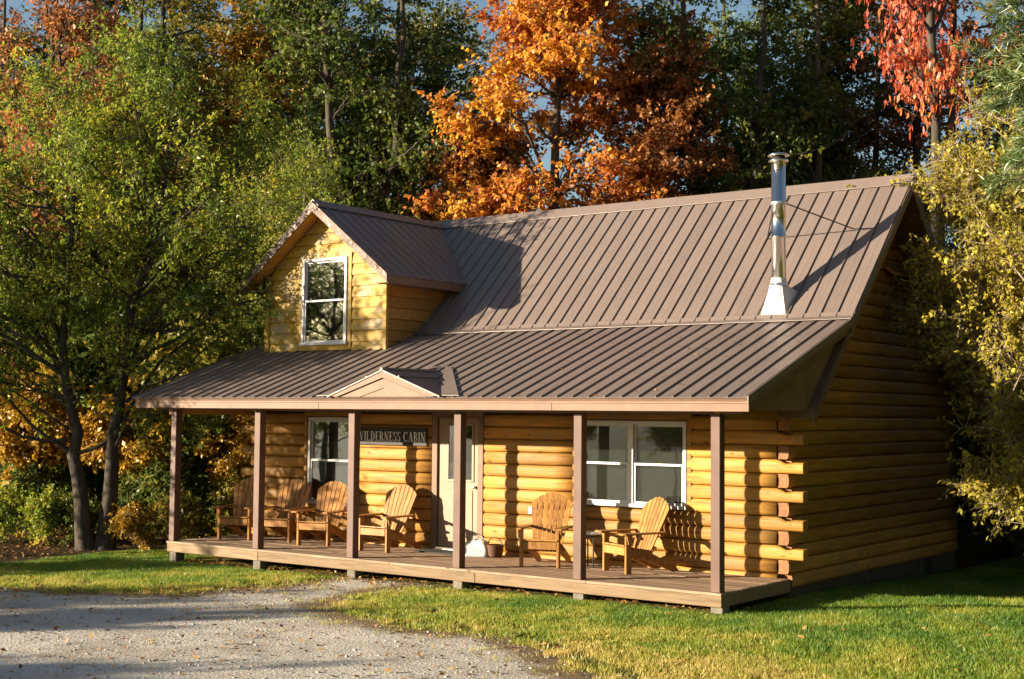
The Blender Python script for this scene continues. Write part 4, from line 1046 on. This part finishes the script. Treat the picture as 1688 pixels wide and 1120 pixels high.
# --- background woodland
wD, lD, _ = build('dark_tree', dict(seed=9, trunks=[([(0, 0, 0), (0.1, 0.1, 4.5), (-0.15, 0.1, 9), (0.1, 0, 16)], 0.21, 0.04)],
    blobs=[(0, 0, 12, 2.9, 2.9, 4.2, 1.0), (0, 0, 7.5, 2.6, 2.6, 2.4, 0.55)], n_limb=46, n_br=7, n_tw=7, n_lf=8, leaf=0.125, flat=0.5, tw_len=(0.3, 0.75), br_len=(0.7, 1.6), r_limb=0.05, up=0.7, zmin=0.25, narrow=0.6))
wE, lE, _ = build('forked_tree', dict(seed=12, trunks=[([(0, 0, 0), (0.1, 0, 4), (0.0, 0.1, 7.2)], 0.30, 0.22), ([(0.0, 0.1, 7.0), (-0.5, -0.4, 9.5), (-0.9, -0.6, 15.5)], 0.2, 0.04), ([(0.0, 0.1, 7.0), (0.8, 0.6, 9.3), (1.0, 0.9, 15)], 0.17, 0.04)],
    blobs=[(0, 0, 13, 3.2, 3.2, 3.4, 1.0), (0.4, 0.3, 8.8, 2.4, 2.4, 2.4, 0.4)], n_limb=40, n_br=7, n_tw=7, n_lf=7, leaf=0.125, flat=0.5, tw_len=(0.3, 0.75), br_len=(0.7, 1.6), r_limb=0.055, up=0.7, zmin=0.3, narrow=0.6))
tree('maple_tree', (-1.75, 14.0), wD, lD, 'bark_dark', 'lf_red', 'red maple with scarlet top at the upper right', s=0.8, rz=R(100), sz=1.85)
tree('forest_tree', (-3.9, 20.2), wE, lE, 'bark_dark', 'lf_rust', 'rusty forked tree behind and left of the red maple', s=1.1, rz=R(100))
tree('forest_tree', (-7.5, 14.4), wE, lE, 'bark_dark', 'lf_dark', 'dark forked tree trunk left of the chimney, behind the ridge')
tree('forest_tree', (-7.6, 19.4), wD, lD, 'bark_dark', 'lf_dark', 'slim dark tree trunk directly behind the chimney cap', rz=R(40))
tree('forest_tree', (-6.3, 17.9), wD, lD, 'bark', 'lf_dark', 'grey trunked tree just right of the chimney, behind the ridge', rz=R(150), s=1.05)
tree('forest_tree', (-6.6, 21.5), wE, lE, 'bark_dark', 'lf_olive', 'olive leaved forked tree between the chimney and the red maple', rz=R(220))
BG = 'trees of the dark wood behind the cabin'
mid = [(-17.3, 9.9, 'D', 'lf_dark', 0), (-18.8, 12.5, 'D', 'lf_gold', 70), (-14.9, 9.0, 'E', 'lf_dark', 20), (-16.4, 12.4, 'D', 'lf_dark', 130), (-19.4, 16.8, 'E', 'lf_olive', 250),
       (-22.0, 5.0, 'D', 'lf_rust', 30), (-21.8, 7.9, 'E', 'lf_olive', 300), (-22.4, 12.4, 'M', 'lf_gold', 0), (-25.0, 9.5, 'M', 'lf_rust', 80)]
labs = ['dark trunked tree straight above the dormer, one of a close pair', 'golden tree with slim trunk above and left of the dormer window', 'dark forked tree whose trunks rise behind the dormer ridge', 'dark green tree between the dormer ridge and the orange maple',
        'olive forked tree glimpsed left of the orange maple', 'rusty leaved tree at the far left edge behind the big green tree', 'olive forked tree behind the crown of the big left tree', 'golden yellow maple deep in the wood above the dormer', 'rusty maple top showing over the big left tree']
mid += [(-27.5, 7.0, 'D', 'lf_olive', 10), (-31.0, 9.5, 'E', 'lf_rust', 50), (-25.0, 13.5, 'D', 'lf_dark', 90), (-1.0, 23.5, 'D', 'lf_olive', 140), (1.4, 20.0, 'D', 'lf_gold', 200), (-4.6, 27.0, 'E', 'lf_dark', 260), (-10.6, 20.5, 'D', 'lf_dark', 300), (-12.6, 23.5, 'E', 'lf_olive', 20)]
labs += ['olive topped slim tree at the upper left corner', 'rusty forked tree high at the upper left edge', 'dark slim tree behind the golden maple above the dormer', 'olive slim tree behind the red maple at the upper right', 'golden slim tree rising above the apple tree', 'dark forked tree left of the red maple, deep in the wood', 'dark slim trunk between the orange maple and the forked tree', 'olive forked tree deep behind the orange maple']
for (x, y, k, lm, a), lb in zip(mid, labs):
    w_, l_ = {'D': (wD, lD), 'E': (wE, lE), 'M': (wM, lM)}[k]
    tree('forest_tree', (x, y), w_, l_, 'bark_dark', lm, lb, rz=R(a), s=0.95 + 0.1 * rnd.random())
far = [(-33.8, 9.9), (-35.2, 15.0), (-28.9, 14.7), (-29.7, 20.3), (-23.8, 19.7), (-24.0, 25.8), (-18.5, 24.9), (-18.0, 31.5), (-13.0, 30.2), (-8.4, 28.6), (-7.1, 35.8),
       (-42.3, 22.2), (-38.3, 28.9), (-32.4, 28.3), (-28.1, 35.2), (-22.8, 34.2), (-18.1, 41.3), (-13.5, 39.8), (-3.0, 27.0), (0.5, 24.0)]
far = far[0::2] + far[1:11:4]
tall = [(-30.0, 13.5), (-26.5, 16.0), (-35.0, 8.5)]
for i, (x, y) in enumerate(tall):
    tree('forest_tree', (x, y), wD if i % 2 else wE, lD if i % 2 else lE, 'bark_dark', ('lf_dark', 'lf_olive', 'lf_dark')[i % 3], 'tall tree closing the top of the dark wood behind the cabin', BG, rz=R(83 * i), s=1.25)
for i, (x, y) in enumerate(far):
    w_, l_ = ((wD, lD), (wE, lE), (wD, lD), (wM, lM))[i % 4]
    tree('forest_tree', (x, y), w_, l_, 'bark_dark', ('lf_dark', 'lf_olive', 'lf_green', 'lf_rust')[i % 4], 'distant tree far back in the dark wood behind the cabin', BG, rz=R(rnd.uniform(0, 360)), s=rnd.uniform(0.6, 0.95))
# --- wood continuing left of the frame, shading the drive and the porch
LG = 'trees standing left of the gravel drive'
for i, (x, y, k, s, lm) in enumerate([(-33.8, 0.0, 'D', 0.8, 'lf_dark'), (-15.6, -4.7, 'T', 0.98, 'lf_green'), (-18.6, -6.4, 'T', 1.0, 'lf_green')]):
    w_, l_ = {'D': (wD, lD), 'E': (wE, lE), 'T': (wT, lT)}[k]
    tree('forest_tree', (x, y), w_, l_, 'bark_dark', lm, 'tree standing left of the gravel drive, past the edge of the view', LG, rz=R(50 * i + 20), s=s)

RG = 'unseen trees added to block sky light'  # out of view to the right and behind the camera, added to darken the gable
ring = [(7.9 + (i % 2) * 0.8, -3.0 + 3.3 * i) for i in range(7)] + [(12.2 + (i % 2), -5.0 + 3.6 * i) for i in range(8)] + [(3.4, 20.5), (6.0, 23.0)] \
     + [(1.0 + 3.6 * i, -27.5 - 2.0 * (i % 2)) for i in range(6)] + [(19.5 + 1.5 * (i % 2), -24.0 + 3.6 * i) for i in range(6)]
for i, (x, y) in enumerate(ring):
    w_, l_ = ((wN, lN), (wD, lD), (wN, lN), (wE, lE))[i % 4]
    tree('forest_tree', (x, y), w_, l_, 'bark_dark', ('lf_dark', 'lf_dark', 'lf_olive')[i % 3], 'unseen tree added past the edge of the view to block sky light', RG, rz=R(77 * i + 10), s=(0.8, 0.85, 0.9)[i % 3])
for i, (x, y) in enumerate([(4.3, 8.8), (5.2, 6.4), (6.0, 3.6), (4.6, 11.4), (6.4, 0.9)]):  # closer unseen trees, added to keep sky light off the gable
    tree('forest_tree', (x, y), wN, lN, 'bark_dark', 'lf_dark', 'unseen tree added past the edge of the view to block sky light', RG, rz=R(61 * i), s=0.6)
US = [(-26.4, 5.4), (-29.1, 9.6), (-21.5, 6.6), (-27.8, 14.3), (-21.3, 11.6), (-24.4, 15.8), (-16.6, 13.7), (-19.8, 20.2), (-31.0, 12.0), (-12.7, 18.0), (-33.0, 7.0), (-8.3, 18.8), (-24.0, 9.0), (-5.8, 23.1), (-4.7, 26.4), (-1.5, 22.6), (-30.0, 4.0), (-24.0, 4.5), (-35.0, 11.0), (-27.0, 7.5)]
# --- small shrubs and saplings
wS, lS, _ = build('shrub', dict(seed=15, trunks=[([(0, 0, 0), (0.05, 0, 0.5), (0.1, 0.05, 1.1)], 0.02, 0.006), ([(0.1, 0, 0), (0.25, 0.1, 0.5), (0.35, 0.2, 0.9)], 0.015, 0.005), ([(-0.1, 0, 0), (-0.25, -0.1, 0.4), (-0.4, -0.15, 0.8)], 0.015, 0.005)],
    blobs=[(0, 0, 0.65, 0.7, 0.7, 0.55, 1)], n_limb=20, n_br=5, n_tw=5, n_lf=8, leaf=0.085, tw_len=(0.1, 0.25), br_len=(0.2, 0.45), r_limb=0.012, up=0.6, zmin=0.1, narrow=0.5, r_tw=0.004))
wP, lP, _ = build('sapling', dict(seed=16, trunks=[([(0, 0, 0), (0.05, 0.05, 1.2), (0, 0.1, 2.4), (0.1, 0.1, 3.8)], 0.04, 0.008)],
    blobs=[(0, 0, 2.6, 1.5, 1.5, 1.3, 1)], n_limb=26, n_br=6, n_tw=6, n_lf=8, leaf=0.125, flat=0.4, tw_len=(0.2, 0.45), br_len=(0.4, 0.9), r_limb=0.02, up=0.9, zmin=0.2, narrow=0.75, r_tw=0.004))
for (x, y, lm, s, a, lb) in [(-16.4, 0.3, 'lf_green', 0.95, 0, 'low green shrub at the far left edge of the lawn'), (-15.5, 0.7, 'lf_green', 0.9, 60, 'low green shrub left of the twin trunks, second from the edge'),
        (-14.9, 1.0, 'lf_dark', 0.8, 140, 'dark green shrub touching the left side of the twin trunks'), (-13.1, 1.1, 'lf_gold', 0.75, 200, 'yellow orange shrub between the twin trunks and the porch'), (-12.4, 1.5, 'lf_olive', 0.95, 260, 'olive shrub just behind the left porch post'),
        (-12.0, 3.0, 'lf_olive', 1.25, 20, 'yellowing shrub beyond the far left chair'), (-17.6, 1.6, 'lf_dark', 1.3, 90, 'dark shrub behind the left edge of the lawn'), (-14.3, 2.3, 'lf_dark', 1.3, 310, 'dark shrub behind the twin trunks')]:
    tree('shrub', (x, y), wS, lS, 'bark', lm, lb, rz=R(a), s=s, cat='shrub')
for (x, y, lm, s, a, lb) in [(-17.2, 1.6, 'lf_gold', 0.95, 0, 'golden sapling at the left edge under the big tree'), (-15.2, 2.6, 'lf_gold', 0.85, 120, 'golden sapling right behind the twin trunks'), (-13.4, 3.9, 'lf_gold', 0.75, 220, 'golden sapling seen past the left porch post'), (-19.5, 2.2, 'lf_rust', 1.1, 70, 'rusty sapling far left behind the golden sapling'),
        (-16.0, 5.0, 'lf_olive', 1.3, 10, 'olive sapling in the shade behind the left porch'), (-13.2, 6.0, 'lf_dark', 1.3, 200, 'dark sapling in the shade between the porch posts on the left'), (-18.5, 5.5, 'lf_dark', 1.5, 150, 'dark sapling deep behind the twin trunks'), (-20.5, 4.0, 'lf_dark', 1.5, 250, 'dark sapling behind the left edge of the view')]:
    tree('sapling', (x, y), wP, lP, 'bark_dark', lm, lb, rz=R(a), s=s, cat='sapling')

UG = 'dark saplings of the understory behind the cabin'
for i, (x, y) in enumerate(US):
    tree('sapling', (x, y), wP, lP, 'bark_dark', ('lf_dark', 'lf_dark', 'lf_olive')[i % 3], 'dark sapling of the understory far behind the cabin', UG, rz=R(53 * i), s=1.5 + 0.3 * (i % 3), cat='sapling')
for (x, y) in [(7.6, -0.5), (7.7, 1.8), (7.2, 4.2), (7.4, 6.6), (6.7, 9.0), (7.0, 11.5), (5.6, 13.5), (6.4, 16.0)]:  # unseen hedge added to block low sky light reaching the gable
    tree('sapling', (x, y), wP, lP, 'bark_dark', 'lf_dark', 'unseen dark sapling added right of the lawn to block sky light', RG, rz=R(40 * x), s=1.5, cat='sapling')
for (x, y, s, a) in [(-19.4, -17.1, 1.0, 0), (-17.9, -18.6, 1.05, 80), (-14.9, -21.2, 1.0, 240), (-22.5, -14.5, 1.0, 300)]:
    tree('sapling', (x, y), wP, lP, 'bark_dark', 'lf_olive', 'sapling left of the gravel drive, past the edge of the view', LG, rz=R(a), s=s, cat='sapling')
ru = random.Random(5)
for i in range(42):
    if i < 24: x, y = ru.uniform(-26, -12.8), ru.uniform(3.2, 10.5)
    else: x, y = ru.uniform(-4, 5.5), ru.uniform(11.5, 20)
    if -18 < x < -14 and 6 < y < 8.5: y += 3
    tree('shrub', (x, y), wS, lS, 'bark_dark', 'lf_dark', 'dark shrub of the shady undergrowth behind the cabin', 'undergrowth shrubs behind the cabin', rz=R(47 * i), s=ru.uniform(1.9, 2.9), cat='shrub')
# --- apple tree leaning over the gable end
wR, lR_, pR = build('apple_tree', dict(seed=22, trunks=[([(0, 0, 0), (-0.1, 0, 0.9), (-0.3, 0.1, 1.8), (-0.7, 0.2, 3.4), (-1.0, 0.3, 5.2)], 0.17, 0.04), ([(-0.2, 0.05, 1.3), (0.5, 0.3, 2.6), (0.8, 0.5, 4.6)], 0.12, 0.04)],
    blobs=[(-1.2, 0.2, 5.3, 2.4, 2.2, 1.9, 1.0), (-2.3, -0.3, 4.6, 1.5, 1.4, 1.1, 0.55), (0.3, 0.6, 4.5, 2.2, 2.2, 2.0, 0.7), (-1.0, 0.4, 7.2, 2.2, 2.0, 1.6, 0.8), (-0.9, 0.6, 2.9, 1.9, 1.6, 1.0, 0.5), (-2.45, -0.5, 6.3, 1.2, 1.2, 1.0, 0.35), (-0.85, -2.4, 1.75, 0.75, 0.75, 0.55, 0.35), (-1.3, -0.8, 4.2, 1.5, 1.4, 1.2, 0.5), (-0.9, -1.8, 3.0, 1.0, 1.0, 0.9, 0.3)],
    n_limb=128, n_br=8, n_tw=9, n_lf=8, leaf=0.078, sunb=0.4, tw_len=(0.2, 0.5), br_len=(0.4, 1.0), r_limb=0.035, up=0.4, zmin=0.25, narrow=0.5, wig=0.2, r_tw=0.006))
ap = tree('apple_tree', (3.6, 6.2), wR, lR_, 'bark_pale', 'lf_apple', 'yellowing apple tree with small yellow apples overhanging the right gable', cat='tree')
bm = bmesh.new(); bmesh.ops.create_uvsphere(bm, u_segments=8, v_segments=6, radius=0.042); me = bpy.data.meshes.new('apple'); bm.to_mesh(me); bm.free()
for v in me.vertices:
    if v.co.x ** 2 + v.co.y ** 2 < 0.0002: v.co.z *= 0.8
me.polygons.foreach_set('use_smooth', [True] * len(me.polygons)); me.materials.append(M['apple'])
ra_ = np.random.default_rng(5)
for i in ra_.choice(len(pR), 220, replace=False):
    q = pR[i]; o = bpy.data.objects.new('apple', me); o.location = (q[0], q[1], q[2] - 0.05); s = ra_.uniform(0.75, 1.15); o.scale = (s, s, s); link(o, ap)
# second tangle behind it and trees on the right
tree('broadleaf_tree', (0.9, 12.8), wN, lN, 'bark_pale', 'lf_olive', 'brown trunked tree standing behind the right rear corner', s=0.75, rz=R(10))
tree('broadleaf_tree', (0.6, 17.0), wA, lA, 'bark', 'lf_green', 'green tree behind the apple tree at the right edge', s=0.95, rz=R(80))
for (x, y, lm, s, a, lb) in [(1.3, 10.6, 'lf_green', 0.8, 0, 'green sapling with pale leaves right of the rear corner'), (2.2, 9.0, 'lf_olive', 0.62, 90, 'low leafy branch shrub at the lower right edge'), (0.5, 12.5, 'lf_dark', 1.1, 200, 'dark sapling behind the rear corner of the cabin')]:
    tree('sapling', (x, y), wP, lP, 'bark_dark', lm, lb, rz=R(a), s=s, cat='sapling')

# --- white pine whose branch tips hang in at the upper right
def pine():
    r = np.random.default_rng(40); parts = []; nv = []
    tp = np.array([(0, 0, 0), (0.05, 0, 3), (0, 0.05, 6), (0.05, 0, 9), (0, 0, 11)]); parts.append(tubes(tp[None], np.array([[0.17, 0.14, 0.1, 0.06, 0.02]]), 9))
    nb_ = 90; z = r.uniform(4.35, 10.5, nb_); a = r.uniform(0, 2 * np.pi, nb_); L = np.clip((11.5 - z) * 0.24, 0.4, 1.25) * r.uniform(0.75, 1.0, nb_)
    z[:34] = r.uniform(4.4, 6.2, 34); a[:34] = math.atan2(-0.594, -0.804) + r.normal(0, 0.28, 34); L[:34] = r.uniform(0.95, 1.18, 34)
    s = np.stack([0 * z, 0 * z, z], 1); d = np.stack([np.cos(a), np.sin(a), 0 * a], 1); e = s + d * L[:, None] + np.array([0, 0, 1.0]) * (-0.12 * L[:, None])
    c = s + d * L[:, None] * 0.5 + np.array([0, 0, 0.12]) * L[:, None]; Bp = bez(s, c, e, 6); parts.append(tubes(Bp, np.linspace(0.02, 0.006, 6)[None] * np.ones((nb_, 1)), 4))
    T = nb_ * 9; bi = np.repeat(np.arange(nb_), 9); t = r.uniform(0.3, 1, T); j = np.minimum((t * 5).astype(int), 4); f = (t * 5 - j)[:, None]
    s2 = Bp[bi, j] * (1 - f) + Bp[bi, j + 1] * f; d2 = unit(d[bi] * 0.8 + r.normal(size=(T, 3)) * np.array([0.7, 0.7, 0.4])); l2 = r.uniform(0.15, 0.35, T)[:, None]; e2 = s2 + d2 * l2
    Tp = np.stack([s2, (s2 + e2) / 2, e2], 1); parts.append(tubes(Tp, np.array([[0.005, 0.004, 0.003]]) * np.ones((T, 1)), 3))
    K = T * 70; ti = np.repeat(np.arange(T), 70); t = r.uniform(0.2, 1.0, K)[:, None]; p = s2[ti] * (1 - t) + e2[ti] * t
    ax = d2[ti] * 0.9 + r.normal(size=(K, 3)) * 0.55 + np.array([0, 0, -0.1]); nr = r.normal(size=(K, 3)); sz = r.uniform(0.07, 0.12, K)
    lv = leaf_quads(p, ax, nr, sz, np.full(K, 0.006)); lf = np.arange(K * 4).reshape(-1, 4); tint = np.clip(r.uniform(0, 0.6, K) + 0.4 * r.uniform(0, 1, T)[ti], 0, 1)
    wv, wf = join(parts); return mesh_np('pine_wood', wv, wf, None, True), mesh_np('pine_needles', lv, lf, {'tint': np.repeat(tint, 4)})
wQ, lQ = pine()
tree('pine_tree', (6.6, -5.6), wQ, lQ, 'bark_dark', 'needle', 'green pine branch hanging in at the upper right corner')

# ------------------------------------------------------------------ grass, stones, fallen leaves
def scatter(n, x0, x1, y0, y1, r): return r.uniform(x0, x1, n), r.uniform(y0, y1, n)
r = np.random.default_rng(77)
def lawn_mask(x, y):
    ok = drive(x, y) < 0.02 + 2.2 * r.random(len(x)) ** 5 * np.clip(0.5 + 2.2 * snoise(x, y, 0.8, 61, 2), 0, 2.5)
    ok &= ~((x > XD0 + 0.05) & (x < XD1 - 0.05) & (y > 0.06) & (y < W))
    ok &= ~((x > X0) & (x < X1 + 0.02) & (y > W - 0.1) & (y < YB))
    ok &= (x > -12.6 - 0.15 * (y + 3) + 0.4 * snoise(x, y, 1.5, 8)) & ~((x < -11) & (y > 1.6))
    return ok
def blades(n, box_, hh, seed):
    rr = np.random.default_rng(seed)
    x, y = scatter(n, *box_, rr)
    # keep what the clearing shows: in front of the cabin and right of it
    inv = ((x - 8.52) * 0.804 + (y + 15.96) * 0.594) / ((x - 8.52) * -0.594 + (y + 15.96) * 0.803)
    k = (inv > -0.52) & (inv < 0.75); x, y = x[k], y[k]
    k = lawn_mask(x, y); x, y = x[k], y[k]
    dn = snoise(x, y, 0.7, 51, 3); k = rr.random(len(x)) < np.clip(0.60 + 1.5 * dn + 0.6 * np.clip(-drive(x, y) - 0.5, -0.6, 0.9), 0.06, 1); x, y = x[k], y[k]
    m_ = len(x); z = gz(x, y) - 0.004
    h = hh * rr.uniform(0.45, 1.3, m_) * (1 + 0.35 * snoise(x, y, 0.9, 52, 2)); a = rr.uniform(0, 2 * np.pi, m_); w = rr.uniform(0.004, 0.0075, m_); ln = rr.uniform(0.1, 0.9, m_) * h; b = rr.uniform(0, 2 * np.pi, m_)
    p = np.stack([x, y, z], 1); sd = np.stack([np.cos(a), np.sin(a), 0 * a], 1) * w[:, None]
    nearf = np.exp(-(np.maximum(0, -y) / 0.35) ** 2) * (x < 0.3) * (y > -1); h = h * (1 - 0.45 * nearf)
    tip = p + np.stack([np.cos(b) * ln, np.sin(b) * ln, h], 1)
    V = np.stack([p - sd, p + sd, tip], 1).reshape(-1, 3)
    dd = np.clip(-drive(x, y), 0, 3)
    t = np.clip(0.68 - 0.13 * dd + 0.56 * snoise(x, y, 1.7, 53, 3) + 0.2 * snoise(x, y, 0.35, 54, 2) + rr.normal(0, 0.15, m_) + 0.34 * np.clip((x + 1.5) / 3, 0, 1) * np.clip((-0.5 - y) / 3, 0, 1), 0, 1)
    return V, np.repeat(t, 3)
V1, t1 = blades(420000, (-4, 6.5, -6.5, 3.5), 0.055, 1)
V2, t2 = blades(330000, (-15, -4, -5.5, 2.0), 0.06, 2)
V3, t3 = blades(90000, (0.1, 6, 3.5, 13), 0.07, 3)
V4, t4 = blades(150000, (6.5, 13, -7, 8), 0.06, 4)
Vg = np.concatenate([V1, V2, V3, V4]); tg = np.concatenate([t1, t2, t3, t4])
gr = obj('lawn_grass', mesh_np('lawn_grass', Vg, np.arange(len(Vg)).reshape(-1, 3), {'tint': tg}), 'grass')
gr['kind'] = 'stuff'; tag(gr, 'short green and yellowing lawn grass in front of the porch', 'grass')
# stones
bm = bmesh.new(); bmesh.ops.create_icosphere(bm, subdivisions=1, radius=1); bm.verts.ensure_lookup_table()
iv = np.array([v.co[:] for v in bm.verts]); if_ = np.array([[v.index for v in f.verts] for f in bm.faces]); bm.free()
n = 16000; x, y = scatter(n, -12, 5, -9, 0.2, r); k = drive(x, y) > -0.1 - 0.3 * r.random(n) ** 2; x, y = x[k], y[k]; n = len(x)
s = 0.005 + 0.020 * r.random(n) ** 6
V = iv[None] * s[:, None, None] * r.uniform(0.6, 1.3, (n, 1, 3)) * np.array([1, 1, 0.6]) * r.uniform(0.8, 1.2, (n, len(iv), 1)) + np.stack([x, y, gz(x, y) + 0.012], 1)[:, None]
st_ = obj('gravel_stones', mesh_np('gravel_stones', V.reshape(-1, 3), (if_[None] + (np.arange(n) * len(iv))[:, None, None]).reshape(-1, 3)), 'stone')
st_['kind'] = 'stuff'; tag(st_, 'loose grey stones on the gravel drive', 'gravel')
# fallen leaves
def litter(n, box_, seed, dens):
    rr = np.random.default_rng(seed); x, y = scatter(n, *box_, rr); k = rr.random(n) < dens(x, y); x, y = x[k], y[k]
    return x, y
xa, ya = litter(20000, (-16, 5, -9, 1.5), 1, lambda x, y: 0.09 + 0.05 * (drive(x, y) > 0) + 0.75 * np.exp(-((drive(x, y) - 0.15) / 0.6) ** 2) * (x < -5.5))
xb, yb = litter(6000, (-18, -9.5, -4.5, 4), 2, lambda x, y: np.clip((-11.5 - x) * 0.3, 0.05, 1))
xc, yc = litter(1200, (-10.8, 0, 0.08, 1.0), 3, lambda x, y: 0.8)
x = np.concatenate([xa, xb, xc]); y = np.concatenate([ya, yb, yc]); n = len(x); p = np.stack([x, y, gz(x, y) + 0.016 + 0.02 * r.random(n)], 1)
V = leaf_quads(p, r.normal(size=(n, 3)) * np.array([1, 1, 0.25]), r.normal(size=(n, 3)) * 0.4 + np.array([0, 0, 1]), r.uniform(0.035, 0.09, n), r.uniform(0.03, 0.06, n))
lt = obj('leaf_litter', mesh_np('leaf_litter', V, np.arange(n * 4).reshape(-1, 4), {'tint': np.repeat(r.random(n), 4)}), 'litter')
lt['kind'] = 'stuff'; tag(lt, 'fallen brown leaves along the edge of the drive', 'leaves')

# leaves caught on the roofs
n = 150; xr_ = r.uniform(XL + 0.2, XR - 0.3, n); yr_ = YE + (r.random(n) ** 1.2) * (YK - YE - 0.1); zr_ = ZE + (yr_ - YE) * TP + 0.022
p = np.stack([xr_, yr_, zr_], 1); k = (np.abs(xr_ - EC) > 1.5); p = p[k]; n = len(p)
V = leaf_quads(p, r.normal(size=(n, 3)) * np.array([1, 1, 0.1]) + np.array([0, 0, 0.2]), np.array([0, -0.33, 0.94]) + r.normal(size=(n, 3)) * 0.2, r.uniform(0.04, 0.08, n), r.uniform(0.03, 0.05, n))
rl_ = obj('roof_leaves', mesh_np('roof_leaves', V, np.arange(n * 4).reshape(-1, 4), {'tint': np.repeat(r.random(n), 4)}), 'litter')
rl_['kind'] = 'stuff'; tag(rl_, 'fallen leaves caught on the porch roof', 'leaves')
